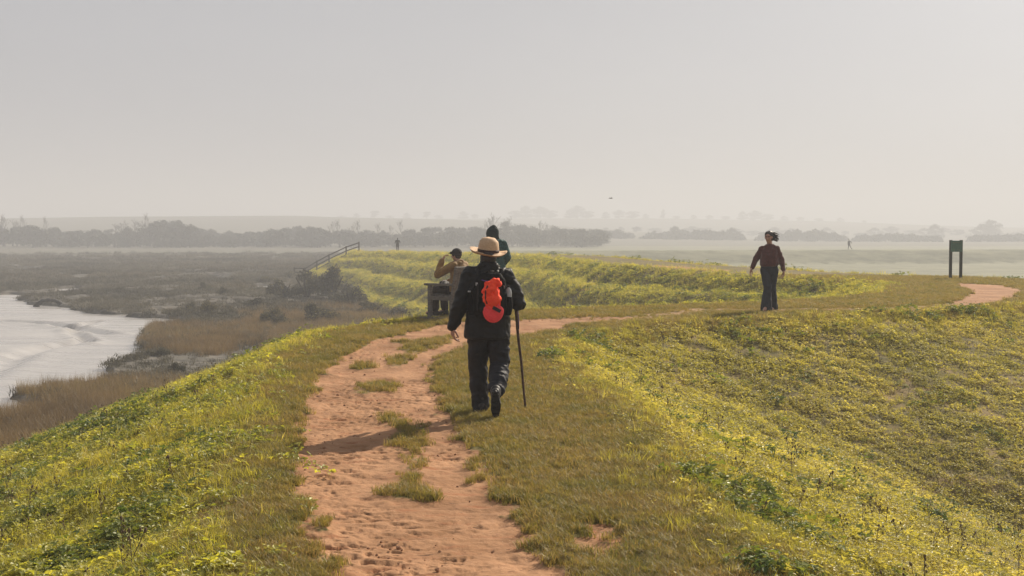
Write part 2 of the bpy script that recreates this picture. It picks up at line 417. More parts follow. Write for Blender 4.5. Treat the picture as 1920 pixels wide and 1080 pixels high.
# mudflat sheet with drainage channels
mx_, my_ = np.meshgrid(np.arange(-90, 0, .3), np.arange(34, 150, .35), indexing='ij')
mz = MUD_Z + .03*(fbm(mx_*.3, my_*.15, 71, 3)-.5)
CH = [([(0, 602), (60, 605), (112, 610), (150, 618), (205, 628)], .5), ([(-60, 720), (0, 688), (30, 668), (70, 655), (140, 643)], .7),
      ([(112, 611), (150, 614), (170, 606), (182, 604)], .3), ([(135, 620), (150, 632), (165, 645)], .3)]
for P, w in CH:
    d = pdist(mx_, my_, [at(px, py, MUD_Z) for px, py in P]) + .5*(fbm(mx_*.6, my_*.6, 72, 3)-.5)
    mz -= .22*np.exp(-(d/w)**2); mz += .10*np.exp(-((d-w*1.7)/w)**2)
i_ = np.arange(mx_.size).reshape(mx_.shape)
mf = np.stack([i_[:-1, :-1], i_[1:, :-1], i_[1:, 1:], i_[:-1, 1:]], -1).reshape(-1, 4)
tag(link(bpy.data.objects.new('mudflat', np_mesh('mudflat', np.stack([mx_, my_, mz], -1).reshape(-1, 3), mf, M['mud'], True))), kind='structure')
# ---------------------------------------------------------------- vegetation (stuff): instanced tufts on scattered points
rng = np.random.default_rng(7); random.seed(7)
def collection_of(name, meshes):
    c = bpy.data.collections.new(name)
    for i, me in enumerate(meshes): c.objects.link(bpy.data.objects.new(name, me))
    return c
def scatter(name, pts, rot, scl, coll, n_kinds, mat=None):
    me = bpy.data.meshes.new(name); me.vertices.add(len(pts)); me.vertices.foreach_set('co', pts.astype(np.float32).ravel())
    a = me.attributes.new('rot', 'FLOAT_VECTOR', 'POINT'); a.data.foreach_set('vector', rot.astype(np.float32).ravel())
    a = me.attributes.new('scl', 'FLOAT_VECTOR', 'POINT'); a.data.foreach_set('vector', scl.astype(np.float32).ravel())
    a = me.attributes.new('pick', 'INT', 'POINT'); a.data.foreach_set('value', rng.integers(0, n_kinds, len(pts)).astype(np.int32))
    if mat: me.materials.append(mat)
    o = link(bpy.data.objects.new(name, me)); tag(o, kind='stuff')
    g = bpy.data.node_groups.new(name, 'GeometryNodeTree')
    g.interface.new_socket('Geometry', in_out='INPUT', socket_type='NodeSocketGeometry')
    g.interface.new_socket('Geometry', in_out='OUTPUT', socket_type='NodeSocketGeometry')
    gi, go = g.nodes.new('NodeGroupInput'), g.nodes.new('NodeGroupOutput')
    ci = g.nodes.new('GeometryNodeCollectionInfo'); ci.inputs['Collection'].default_value = coll
    ci.inputs['Separate Children'].default_value = True; ci.inputs['Reset Children'].default_value = True
    ip = g.nodes.new('GeometryNodeInstanceOnPoints'); ip.inputs['Pick Instance'].default_value = True
    def at_(nm, ty):
        q = g.nodes.new('GeometryNodeInputNamedAttribute'); q.data_type = ty; q.inputs['Name'].default_value = nm; return q.outputs[0]
    g.links.new(gi.outputs[0], ip.inputs['Points']); g.links.new(ci.outputs[0], ip.inputs['Instance'])
    g.links.new(at_('pick', 'INT'), ip.inputs['Instance Index']); g.links.new(at_('scl', 'FLOAT_VECTOR'), ip.inputs['Scale'])
    g.links.new(at_('rot', 'FLOAT_VECTOR'), ip.inputs['Rotation'])
    g.links.new(ip.outputs[0], go.inputs[0])
    o.modifiers.new('scatter', 'NODES').node_group = g
    return o
M['lawn'] = leaf_mat('lawn_grass', ((.115, .115, .024), (.24, .195, .055)), gloss=.03, patch=2.2, dry=(.27, .19, .08), dryamt=.25, tmix=.42)
M['slope_grass'] = leaf_mat('slope_grass', ((.20, .20, .03), (.42, .365, .06)), gloss=.03, patch=.8, dry=(.44, .36, .12), dryamt=.12, tmix=.5)
M['leaf'] = leaf_mat('ground_leaf', ((.145, .17, .022), (.44, .405, .065)), gloss=.05, patch=1.1, rough=.5, tmix=.5, dryamt=.08)
M['leafdark'] = leaf_mat('dark_leaf', ((.06, .095, .02), (.18, .20, .04)), gloss=.035, patch=1.5, rough=.5, tmix=.4, dryamt=.04)
M['bank_leaf'] = leaf_mat('bank_leaf', ((.215, .200, .038), (.46, .40, .105)), gloss=.055, patch=.35, rough=.45, tmix=.5, dry=(.40, .30, .13), dryamt=.10)
M['reed'] = leaf_mat('reed', ((.13, .085, .050), (.26, .18, .10)), gloss=.03, patch=.25, trans_gain=1.1, tmix=.3, dryamt=.1)
M['marshveg'] = leaf_mat('marsh_plants', ((.050, .048, .041), (.17, .155, .13)), gloss=.02, patch=.07, trans_gain=1.0, tmix=.2, dryamt=.1, dry=(.17, .13, .08))
def blade_tuft(n, h, spread, w, lean, segs=2, seed=0):
    r = random.Random(seed); V = []; Fc = []
    for i in range(n):
        a = r.uniform(0, 6.283); q = spread*math.sqrt(r.random()); x, y = q*math.cos(a), q*math.sin(a)
        b = r.uniform(0, 6.283); L = h*r.uniform(.55, 1.15); le = lean*r.uniform(.3, 1.3)
        dx, dy = math.cos(b), math.sin(b); px, py = -dy*w/2, dx*w/2; n0 = len(V)
        for k in range(segs+1):
            t = k/segs; cx = x+dx*le*L*t*t; cy = y+dy*le*L*t*t; cz = L*t*(1-.25*le*t) - .01*(k == 0)
            ww = 1-t
            if k < segs: V += [(cx-px*ww, cy-py*ww, cz), (cx+px*ww, cy+py*ww, cz)]
            else: V.append((cx, cy, cz))
        for k in range(segs-1): Fc.append((n0+2*k, n0+2*k+1, n0+2*k+3, n0+2*k+2))
        Fc.append((n0+2*segs-2, n0+2*segs-1, n0+2*segs))
    return V, Fc
def leaf_clump(n, rad, size, h, seed=0):
    """low rosette of lobed, cupped leaves on short stalks"""
    r = random.Random(seed); V = []; Fc = []
    for i in range(n):
        a = r.uniform(0, 6.283); q = rad*math.sqrt(r.random()); b = a + r.uniform(-.9, .9)
        c = Vector((q*math.cos(a), q*math.sin(a), h*r.uniform(.35, 1.0)*(1-.55*(q/rad)**2)))
        s = size*r.uniform(.6, 1.25); tilt = r.uniform(-.25, .75)
        Rm = Matrix.Rotation(b, 3, 'Z') @ Matrix.Rotation(tilt, 3, 'Y') @ Matrix.Rotation(r.uniform(-.5, .5), 3, 'X')
        # three leaflets
        for la, ls in ((0, 1.0), (1.25, .75), (-1.25, .75)):
            n0 = len(V)
            for u, v, w in ((0, 0, 0), (.45, .30, .05), (.5, 0, -.06), (.45, -.30, .05), (.78, .2, .02), (.82, -.2, .02), (1.0, 0, -.1)):
                p = Vector((u*ls*s, v*ls*s, w*s)); p = Matrix.Rotation(la, 3, 'Z') @ p
                V.append(tuple(c + Rm @ p))
            Fc += [(n0, n0+2, n0+1), (n0, n0+3, n0+2), (n0+1, n0+2, n0+6, n0+4), (n0+2, n0+3, n0+5, n0+6)]
    return V, Fc
def protos(name, fn, k, mat): return collection_of(name, [np_mesh(name, *fn(i), mat) for i in range(k)])
c_lawn = protos('lawn_tuft', lambda i: blade_tuft(34, .05, .042, .0045, 1.1, 2, i), 5, M['lawn'])
c_sgrass = protos('slope_tuft', lambda i: blade_tuft(26, .13, .09, .007, .9, 2, i+10), 5, M['slope_grass'])
c_leaf = protos('leaf_clump', lambda i: leaf_clump(13, .11, .042, .09, i), 5, M['leaf'])
c_bank = protos('bank_clump', lambda i: leaf_clump(15, .12, .034, .07, i+30), 5, M['bank_leaf'])
c_dark = protos('dark_clump', lambda i: leaf_clump(16, .16, .06, .17, i+50), 5, M['leafdark'])
c_reed = protos('reed_tuft', lambda i: blade_tuft(46, .62, .34, .011, .4, 2, i+70), 4, M['reed'])
def marsh_clump(i):
    V, Fc = blade_tuft(54, .20, .36, .028, 1.1, 2, i+90); return V, Fc
c_marsh = protos('marsh_tuft', marsh_clump, 4, M['marshveg'])
def polar(n, r0, r1, p, a0=-30, a1=30):
    u = rng.random(n); k = 2-p; r = (u*(r1**k-r0**k)+r0**k)**(1/k); a = np.radians(rng.uniform(a0, a1, n))
    return r*np.sin(a), r*np.cos(a), r
def place(name, x, y, coll, nk, s, tilt=.25, zoff=-.008, zz=None, flat=None, yaw=None):
    z = height(x, y)[0] if zz is None else zz
    n = len(x); rot = np.stack([rng.normal(0, tilt, n), rng.normal(0, tilt, n), rng.uniform(0, 6.283, n) if yaw is None else yaw], -1)
    sc = np.stack([s, s, s*(flat if flat is not None else rng.uniform(.8, 1.25, n))], -1)
    return scatter(name, np.stack([x, y, z+zoff], -1), rot, sc, coll, nk)
landp = lambda x, y: inpoly(x, y, LAND)
# --- short turf on the crown
x, y, r = polar(300000, 4.3, 48, 1.25)
zb, e = bank(x, y); d, w = masks(x, y)
big = fbm(x*.9, y*.9, 81, 3)
k = (e < .55 + .5*(big-.5)) & (d < .60*rng.random(len(x))**.7) & (rng.random(len(x)) > w*.65) & (rng.random(len(x)) < .55+1.0*fbm(x*2.5, y*2.5, 86, 3))
x, y, r, w_ = x[k], y[k], r[k], w[k]
place('turf', x, y, c_lawn, 5, rng.uniform(.6, 1.25, len(x))*(1+r/60)*(1-.4*w_), tilt=.2)
# --- crumbs of earth and small stones lying on the bare path
x, y, r = polar(8000, 4.3, 40, 1.3)
d, w = masks(x, y); k = (d > .45) & (rng.random(len(x)) < ss(.40, .65, fbm(x*1.6, y*1.6, 95, 3))); x, y = x[k], y[k]
def crumb(i):
    b = MB(); b.ell((0, 0, 0), (.011, .009, .006), None, 8, 5); rr_ = random.Random(i)
    return [(v[0]*rr_.uniform(.7, 1.3), v[1]*rr_.uniform(.7, 1.3), v[2]*rr_.uniform(.7, 1.3)) for v in b.v], b.f
M['crumb'] = simple('earth_crumb', (.33, .17, .09), (.20, .10, .055), 40, .9, .3, .002)
place('soil_crumbs', x, y, protos('soil_crumb', crumb, 4, M['crumb']), 4, rng.lognormal(-.35, .45, len(x)), tilt=.3, zoff=-.026)
# --- longer grass on slopes
x, y, r = polar(300000, 4.3, 175, 1.3, -33, 33)
z, e, kd, dm = height(x, y); n1 = fbm(x*.7, y*.7, 82, 3); lnd = landp(x, y)
prob = np.where(lnd, .35+.55*ss(2.2, .6, e), .80)*ss(.2, .55, n1+.1)
k = (kd == 0) & (e > .2+.9*(fbm(x*1.5, y*1.5, 83, 2)-.5)-.6*rng.random(len(x))**3) & (rng.random(len(x)) < prob)
x, y, r, z, e = x[k], y[k], r[k], z[k], e[k]
place('slope_grass', x, y, c_sgrass, 5, rng.uniform(.45, 1.1, len(x))*(.75+r/55)*np.where(landp(x, y), .62+.22*ss(1.5, .5, e), 1.0), tilt=.25, zz=z)
# --- leafy cover on slopes
x, y, r = polar(800000, 4.3, 175, 1.2, -32, 32)
z, e, kd, dm = height(x, y); n1 = fbm(x*.8, y*.8, 84, 3); lnd = landp(x, y); n3 = fbm(x*3, y*3, 85, 3)
rv = rng.random(len(x))
side = (kd == 0) & (e > .35+1.0*(n3-.5)-.7*rng.random(len(x))**5)
kl = side & ~lnd & (rv < ss(.38, .58, n1)*.75+.20)
place('leafy_cover', x[kl], y[kl], c_leaf, 5, rng.uniform(.5, 1.15, kl.sum())*(.8+r[kl]/110), zz=z[kl])
kb = side & lnd & (rv < .25+.9*ss(.32, .58, n3))
place('bank_cover', x[kb], y[kb], c_bank, 5, rng.uniform(.42, .92, kb.sum())*(.85+r[kb]/110)*(.7+.7*n3[kb]), zz=z[kb])
# --- dark coarse-leaved patches
x, y, r = polar(150000, 4.3, 120, 1.3, -33, 33)
z, e, kd, dm = height(x, y); lnd = landp(x, y)
c1 = fbm(x*.9+40, y*.9, 87, 3); c2 = fbm(x*3.1, y*3.1+9, 88, 2)
edge = np.exp(-((e-.35)/.45)**2)
pr = np.where(lnd, ss(.50, .64, c1)*edge*.6 + .30*ss(.66, .74, c2)*ss(.5, 1, e), ss(.56, .70, c1)*ss(.2, .8, e)*.5)
k = (kd == 0) & (e > -.05) & (rng.random(len(x)) < pr) & (masks(x, y)[0] < .3)
place('dark_weeds', x[k], y[k], c_dark, 5, rng.uniform(.35, .95, k.sum())*(.8+r[k]/60), zz=z[k])
# --- dead stalks and seed heads standing over the low cover
x, y, r = polar(5200, 5, 60, 1.3, -32, 32)
z, e, kd, dm = height(x, y); k = (kd == 0) & (e > .4) & (rng.random(len(x)) < .25+.9*ss(.5, .65, fbm(x*.5, y*.5, 97, 2)))
M['stalk'] = simple('dead_stalk', (.15, .10, .055), (.09, .06, .035), 30, .9, 0)
def stalk(i):
    q = random.Random(i+400); b = MB(); lx, ly = q.uniform(-.04, .04), q.uniform(-.04, .04)
    b.tube([(0, 0, -.02), (lx*.4, ly*.4, .08), (lx, ly, .17)], [.0028, .0022, .0016], 4); b.ell((lx, ly, .175), (.008, .008, .012), None, 6, 4)
    for j in range(3): a = q.uniform(0, 6.28); b.tube([(lx*.5, ly*.5, .07+.03*j), (lx*.5+.035*math.cos(a), ly*.5+.035*math.sin(a), .11+.03*j)], [.0018, .0012], 4); b.ell((lx*.5+.035*math.cos(a), ly*.5+.035*math.sin(a), .113+.03*j), (.006, .006, .008), None, 6, 4)
    return b.v, b.f
place('dead_stalks', x[k], y[k], protos('dead_stalk', stalk, 5, M['stalk']), 5, rng.uniform(.6, 1.4, k.sum()), tilt=.15, zz=z[k])
# --- marsh plants and reeds
x, y, r = polar(140000, 24, 330, 1.15, -33, 8)
z, e, kd, dm = height(x, y)
rv = rng.random(len(x)); nn = fbm(x*.08, y*.08, 91, 3)
mk = (kd == 1) & (z > MUD_Z+.12)
brown = ss(.45, .60, nn)*ss(75, 50, r)
k = mk & (rng.random(len(x)) < ss(330, 220, r)) & (rv > brown*.8) & (rng.random(len(x)) < .10+.95*ss(.36, .58, fbm(x*.35, y*.14, 92, 3)))
place('marsh_plants', x[k], y[k], c_marsh, 4, rng.uniform(.45, 1.15, k.sum())*(.8+r[k]/160), zz=z[k])
x, y, r = polar(70000, 24, 110, 1.0, -33, 5)
z, e, kd, dm = height(x, y); nn = fbm(x*.08, y*.08, 91, 3)
k = (kd == 1) & (z > MUD_Z+.15) & (rng.random(len(x)) < np.maximum(np.maximum(ss(.50, .62, nn)*ss(100, 60, r), .8*(x > -17)*(x < -4)*ss(60, 68, y)*ss(100, 88, y)*ss(.45, .55, fbm(x*.2, y*.2, 96, 2))), .9*ss(52, 44, y)*ss(-1, 2, dm)))
place('reeds', x[k], y[k], c_reed, 4, rng.uniform(.5, 1.0, k.sum()), zz=z[k], tilt=.12)
# ---------------------------------------------------------------- haze
hz = MB().box((0, 1000, 17), (5600, 3600, 56)).build('haze', None); tag(hz, kind='stuff')
m, nt, out = new_mat('haze'); pv = nt.nodes.new('ShaderNodeVolumePrincipled')
pv.inputs['Color'].default_value = (.655, .675, .715, 1); pv.inputs['Density'].default_value = .0019; pv.inputs['Anisotropy'].default_value = .15
nt.links.new(pv.outputs[0], out.inputs['Volume']); hz.data.materials.append(m)
# ---------------------------------------------------------------- people and things
def gz(x, y):
    return float(height(np.array([float(x)]), np.array([float(y)]))[0][0])
def remesh(soup, name, voxel, mat, parent=None, smooth=3, fold=None, extra=None, disp=None):
    """melt overlapping closed shapes into one continuous surface"""
    me = soup.mesh(name); o = bpy.data.objects.new(name, me); SC.collection.objects.link(o)
    r = o.modifiers.new('r', 'REMESH'); r.mode = 'VOXEL'; r.voxel_size = voxel; r.adaptivity = 0
    if smooth: s = o.modifiers.new('s', 'SMOOTH'); s.factor = .5; s.iterations = smooth
    dg = bpy.context.evaluated_depsgraph_get()
    me2 = bpy.data.meshes.new_from_object(o.evaluated_get(dg)); me2.name = name
    bpy.data.objects.remove(o); bpy.data.meshes.remove(me)
    n = len(me2.vertices); co = np.empty(n*3, np.float32); me2.vertices.foreach_get('co', co); co = co.reshape(-1, 3)
    no = np.empty(n*3, np.float32); me2.vertices.foreach_get('normal', no); no = no.reshape(-1, 3)
    if fold:                                # cloth folds: stretched noise pushed along the normal
        amp, fx, fz, seed = fold
        q = fbm(co[:, 0]*fx + co[:, 1]*fx*.7 + 5, co[:, 2]*fz + co[:, 1]*fz*.5 + 11, seed, 3)
        q = np.abs(q-.5)*2
        co = co + no*((.5-q)*amp)[:, None]
    if disp is not None: co = disp(co, no)
    me2.vertices.foreach_set('co', co.astype(np.float32).ravel())
    if extra:                               # finer closed pieces rooted inside the surface (hands, features)
        V = co.tolist(); Fc = [tuple(p.vertices) for p in me2.polygons]
        for e in extra:
            k = len(V); V += [tuple(v.co) for v in e.vertices]; Fc += [tuple(i+k for i in p.vertices) for p in e.polygons]
        me2 = np_mesh(name, V, Fc)
    me2.materials.clear(); me2.materials.append(mat)
    me2.polygons.foreach_set('use_smooth', np.ones(len(me2.polygons), dtype=bool)); me2.update()
    return link(bpy.data.objects.new(name, me2), parent)
def raw_remesh(soup, voxel, smooth=1):
    me = soup.mesh('t'); o = bpy.data.objects.new('t', me); SC.collection.objects.link(o)
    r = o.modifiers.new('r', 'REMESH'); r.mode = 'VOXEL'; r.voxel_size = voxel
    if smooth: s = o.modifiers.new('s', 'SMOOTH'); s.iterations = smooth
    m = bpy.data.meshes.new_from_object(o.evaluated_get(bpy.context.evaluated_depsgraph_get()))
    bpy.data.objects.remove(o); return m
def hand(wrist, d, palm, side, curl=(25, 30, 20), vox=.0035, thumb=35):
    """palm, four unequal curled fingers, thumb from the side of the palm. d: towards fingertips, palm: palm normal, side: +1/-1 thumb side"""
    w = Vector(wrist); d = Vector(d).normalized(); p = Vector(palm); p = (p - d*p.dot(d)).normalized(); x = d.cross(p)*side
    s = MB()
    s.cap(w-d*.03, w+d*.02, .026, .030, 12, .7, up=p)
    for i, o in enumerate((.030, .010, -.010, -.029)):
        k = w + d*(.085-.004*abs(i-1.2)) + x*o
        s.cap(w + x*o*.6, k, .017, .0115, 10)
        L = (.040, .045, .042, .033)[i]; a = 0; q = k
        for j, (m_, rd) in enumerate(zip((1, .68, .5), (.0092, .0084, .0074))):
            a += R(curl[j] + i*3); dd = d*math.cos(a) + p*math.sin(a) + x*(.04*(1.5-i)*(1 if j == 0 else 0))
            e = q + dd.normalized()*L*m_; s.cap(q, e, rd, rd*.92, 10); q = e
    t = R(thumb); q = w + d*.025 + x*.026
    for L, rd, tt in ((.042, .0135, t+.45), (.032, .0105, t*.6), (.026, .0092, t*.3)):
        dd = d*math.cos(tt) + x*math.sin(tt) + p*.35; e = q + dd.normalized()*L; s.cap(q, e, rd, rd*.9, 10); q = e
    return raw_remesh(s, vox, 1)
def head_shapes(s, c, face, up=(0, 0, 1)):
    """skull, jaw, nose, brow, lips, ears around centre c, looking along face"""
    f = Vector(face).normalized(); u = Vector(up); r = f.cross(u).normalized(); u = r.cross(f)
    Rm = Matrix((r, f, u)).transposed()
    P = lambda x, y, z: Vector(c) + Rm @ Vector((x, y, z))
    s.ell(P(0, -.015, .025), (.074, .092, .088), Rm); s.ell(P(0, .015, -.035), (.058, .070, .078), Rm); s.ell(P(0, .042, -.088), (.032, .030, .024), Rm)
    s.cap(P(0, .085, -.002), P(0, .108, -.034), .009, .014, 8); s.ell(P(0, .085, -.064), (.022, .012, .009), Rm); s.ell(P(0, .078, .026), (.052, .016, .011), Rm)
    for q in (-1, 1):
        s.ell(P(q*.034, .066, -.028), (.022, .02, .018), Rm); s.ell(P(q*.076, -.005, -.01), (.009, .019, .032), Rm)
    return P, Rm
def base_body(J, vox=.010, hands=None, mat=None, name='body', parent=None):
    s = MB()
    s.loft([(J['pel'][0], J['pel'][1], J['pel'][2]-.09, .10, .08), (J['pel'][0], J['pel'][1], J['pel'][2], .155, .11), tuple(Vector(J['waist'])) + (.135, .095),
            tuple(Vector(J['chest'])) + (.155, .11), (J['neck'][0], J['neck'][1], J['neck'][2]-.04, .07, .06)])
    for q in ('l', 'r'):
        s.cap(J['chest'], J['sh_'+q], .07, .052); s.cap(J['sh_'+q], J['el_'+q], .05, .040); s.cap(J['el_'+q], J['wr_'+q], .040, .025)
        s.cap(J['hip_'+q], J['kn_'+q], .082, .055); s.cap(J['kn_'+q], J['an_'+q], .055, .038)
        s.cap(J['an_'+q], J['toe_'+q], .042, .03)
    s.cap(J['neck'], J['head'], .055, .052)
    P, Rm = head_shapes(s, J['head'], J['face'])
    o = remesh(s, name, vox, mat, parent, 2, extra=hands)
    return o, P, Rm
def boot(heel_down, a, toe, mat, parent, solemat, name='shoe', sc=1.0):
    """a: ankle, toe: toe tip (both at mid foot height)"""
    a, toe = Vector(a), Vector(toe); f = (toe-a).normalized(); r = f.cross(Vector((0, 0, 1))).normalized(); u = r.cross(f)
    s = MB(); s.cap(a-f*.03+u*.03, a+u*.0, .050*sc, .046*sc); s.cap(a-f*.045-u*.045, a+f*.05-u*.04, .040*sc, .044*sc); s.cap(a+f*.05-u*.04, toe-f*.03-u*.048, .046*sc, .036*sc, flat=.8)
    o = remesh(s, name, .008, mat, parent, 2)
    so = MB(); n = 20; L = (toe-a).length
    for h in (-.075, -.098):
        pass
    outl = []
    for j in range(n):
        t = 2*math.pi*j/n; yy = math.cos(t); xx = math.sin(t)
        outl.append((xx*(.047 if yy > 0 else .038)*(1-.18*abs(yy)**4)*sc, (yy*.5+.5)*(L+.075)-.085))
    so.rings([[a + r*x + f*y + u*h for x, y in outl] for h in (-.070, -.096)])
    for k in range(9): so.box(a + f*(-.07 + k*(L+.05)/8.5) + u*-.099, (.062*sc, .011, .008), Matrix((r, f, u)).transposed())
    so.build('sole', solemat, o)
    return o
M['skin'] = simple('skin', (.42, .24, .17), (.36, .18, .13), 30, .55, .1, .002, .4)
M['black_shell'] = simple('black_shell', (.007, .007, .009), (.005, .005, .006), 12, .58, .6, .012, .28)
M['navy_trouser'] = simple('navy_trouser', (.012, .013, .020), (.008, .009, .014), 14, .65, .5, .010, .25)
M['pack'] = simple('pack_cloth', (.006, .006, .0075), (.004, .004, .005), 40, .85, .4, .006, .1)
M['strap'] = simple('strap', (.014, .014, .016), None, 60, .6, .2)
M['straw'] = simple('straw', (.56, .39, .25), (.45, .30, .18), 90, .75, .6, .004, .3)
M['hatband'] = simple('hatband', (.05, .025, .02), None, 40, .7, .2)
M['neon'] = simple('neon_cloth', (1.0, .085, .03), (.95, .06, .022), 18, .75, .5, .008, .2)
M['pinkred'] = simple('pinkred_cloth', (.92, .075, .085), (.85, .06, .07), 30, .7, .3, .003, .2)
M['rubber'] = simple('rubber', (.02, .02, .022), None, 50, .7, .3)
M['boot'] = simple('boot_leather', (.025, .023, .023), (.04, .04, .042), 20, .55, .4)
M['greyp'] = simple('grey_plastic', (.45, .45, .45), None, 30, .4, .05)
M['stick'] = simple('stick_wood', (.10, .05, .035), (.055, .028, .02), 25, .6, .5, .004)
M['mustard'] = simple('mustard_cloth', (.26, .15, .045), (.19, .105, .035), 12, .8, .5, .008, .2, sheen=.2)
M['cap'] = simple('dark_cap', (.028, .024, .026), None, 40, .8, .3)
M['brown_trouser'] = simple('dark_trouser', (.035, .028, .026), None, 20, .85, .4)
M['teal'] = simple('teal_cloth', (.016, .075, .068), (.010, .048, .046), 10, .75, .5, .008, .3)
M['hooddark'] = simple('hood_dark', (.014, .03, .03), (.010, .018, .02), 10, .8, .4, .008, .2)
M['maroon'] = simple('maroon_knit', (.095, .026, .024), (.062, .018, .017), 26, .9, .6, .006, .15, sheen=.3)
M['indigo'] = simple('indigo_trouser', (.010, .013, .022), (.007, .009, .015), 12, .8, .4, .008)
M['hair'] = simple('dark_hair', (.030, .016, .012), (.016, .009, .007), 60, .5, .8, .01, .5, vecsc=(1, 1, .25))
M['paleshoe'] = simple('pale_shoe', (.42, .38, .38), None, 40, .7, .2)
M['bench'] = simple('weathered_oak', (.17, .155, .135), (.10, .09, .08), 9, .85, .6, .006, .2, vecsc=(1, 1, 6))
M['slab'] = simple('slab', (.16, .15, .13), None, 9, .9, .5)
M['clear'] = simple('clear_bottle', (.75, .78, .80), (.7, .72, .75), 20, .15, .1, .003, .6, trans=.6)
M['eye'] = simple('eye', (.02, .015, .012), None, 50, .3, 0)
M['far'] = simple('far_coat', (.022, .020, .020), None, 10, .9, .2)
M['violet'] = simple('violet_cord', (.10, .05, .25), None, 40, .7, .2)

def hiker(x, y, z):
    root = empty('person', (x, y, z), 0, 'person in black jacket and straw hat walking away up the path with a stick', 'person')
    J = dict(pel=(.0, 0, .93), waist=(-.01, .0, 1.10), chest=(-.005, .02, 1.33), neck=(0, .01, 1.50), head=(.0, .05, 1.62), face=(0, 1, -.05),
             sh_l=(-.18, 0, 1.43), el_l=(-.275, -.04, 1.15), wr_l=(-.365, .02, .90), sh_r=(.17, .0, 1.42), el_r=(.315, .02, 1.14), wr_r=(.262, .26, 1.12),
             hip_l=(-.095, 0, .92), kn_l=(-.10, .16, .50), an_l=(-.075, .20, .10), toe_l=(-.08, .38, .075),
             hip_r=(.095, 0, .92), kn_r=(.115, .05, .50), an_r=(.075, -.29, .25), toe_r=(.075, -.215, .055))
    hl = hand(J['wr_l'], (.03, .05, -1), (.95, .35, 0), 1, (22, 28, 18))
    hr = hand(J['wr_r'], (.0, .9, -.15), (-.9, 0, -.25), 1, (62, 72, 45), thumb=28)
    body, P, Rm = base_body(J, .010, [hl, hr], M['skin'], parent=root)
    # trousers
    s = MB()
    s.loft([(0, 0, .78, .175, .125), (0, 0, .95, .18, .13), (0, 0, 1.05, .165, .12)])
    s.cap((-.095, 0, .86), (-.11, .13, .52), .118, .092); s.cap((-.11, .13, .52), (-.095, .19, .13), .092, .084, flat=.95); s.cap((-.092, .2, .2), (-.09, .20, .07), .086, .088)
    s.cap((.092, 0, .86), (.118, .05, .52), .118, .096); s.cap((.118, .05, .52), (.088, -.20, .29), .096, .086)
    def hem(co, no): return co
    remesh(s, 'trousers', .011, M['navy_trouser'], body, 3, fold=(.028, 9, 14, 301))
    # boots
    boot(True, (-.075, .19, .125), (-.08, .39, .105), M['boot'], body, M['rubber'])
    boot(False, (.078, -.29, .255), (.078, -.215, .045), M['boot'], body, M['rubber'], sc=1.1)
    # jacket with long flared hem, hood roll at the neck, sleeves
    s = MB()
    s.loft([(-.005, .01, .80, .232, .155), (-.005, .01, .86, .228, .155), (-.005, 0, 1.0, .212, .15), (-.005, 0, 1.13, .205, .145), (-.005, 0, 1.30, .212, .150),
            (-.005, 0, 1.40, .205, .135), (0, 0, 1.47, .135, .11), (0, .01, 1.53, .088, .085)], p=2.3)
    s.cap((0, -.03, 1.50), (0, .05, 1.545), .085, .08, flat=.6); s.ell((0, -.065, 1.505), (.105, .06, .06))
    for q in 'lr':
        sh, el, wr = (Vector(J[k+q]) for k in ('sh_', 'el_', 'wr_'))
        s.cap(Vector((0, 0, 1.40)).lerp(sh, .4), sh, .09, .085); s.cap(sh, el, .086, .074); s.cap(el, el.lerp(wr, .93), .074, .052)
    s.cap(Vector(J['el_r']) + Vector((-.05, -.0, .02)), (.22, -.01, 1.30), .06, .07)
    jk = remesh(s, 'jacket', .010, M['black_shell'], body, 3, fold=(.034, 7, 9, 302))
    # straw hat
    c = Vector((.0, .045, 1.665)); T = Matrix.Rotation(R(4), 3, 'Y') @ Matrix.Rotation(R(7), 3, 'X')
    V = []; n = 48; prof = [(.0, .150), (.04, .149), (.075, .138), (.097, .105), (.106, .06), (.110, .02), (.110, .0), (.14, -.016), (.175, -.018), (.193, -.004)]
    def hp(r, h, t, off=0):
        k = max(0, (r-.106)/.087)
        zz = h + k*k*(.030*abs(math.cos(t))**3) + k*k*.012*math.cos(t)*-1 + off + .006*math.sin(3*t+1)*k
        if r < .09 and h > .11: zz -= .022*math.exp(-(math.sin(t)*r/.03)**2)*(.5+.5*math.sin(t+1))
        return c + T @ Vector((r*math.cos(t)*(1.0 if r > .110 else .98), r*math.sin(t)*1.06, zz))
    ringsV = [[hp(max(r, .004), h, 2*math.pi*j/n) for j in range(n)] for r, h in prof]
    ringsV += [[hp(max(r-.002, .003), h, 2*math.pi*j/n, -.005) for j in range(n)] for r, h in reversed(prof)]
    hat = MB().rings(ringsV).build('hat', M['straw'], body, True)
    bd = [[c + T @ Vector((r*math.cos(2*math.pi*j/n)*.98, r*math.sin(2*math.pi*j/n)*1.06, h)) for j in range(n)] for r, h in ((.111, .0), (.1145, .004), (.1125, .028), (.108, .029))]
    MB().rings(bd, False).build('hatband', M['hatband'], hat, True)
    # hair at the nape
    MB().ell((0, -.02, 1.60), (.082, .09, .085)).build('hair', M['hair'], body, True)
    # --- backpack: a thing of its own
    bp = empty('backpack', (x, y-.13, z+1.02), 0, 'small black backpack with straps worn on the black jacket', 'backpack')
    s = MB()
    s.loft([(.02, -.07, 0, .135, .055), (.02, -.085, .05, .165, .085), (.02, -.085, .22, .165, .09), (.02, -.07, .36, .145, .075), (.02, -.05, .43, .10, .045)], p=3)
    sack = remesh(s, 'sack', .008, M['pack'], bp, 2, fold=(.022, 8, 10, 310))
    s = MB().loft([(.02, -.16, .04, .11, .02), (.02, -.175, .08, .12, .028), (.02, -.17, .20, .11, .022), (.02, -.155, .24, .09, .01)], p=3)
    remesh(s, 'front_pocket', .007, M['pack'], bp, 2, fold=(.012, 9, 12, 311))
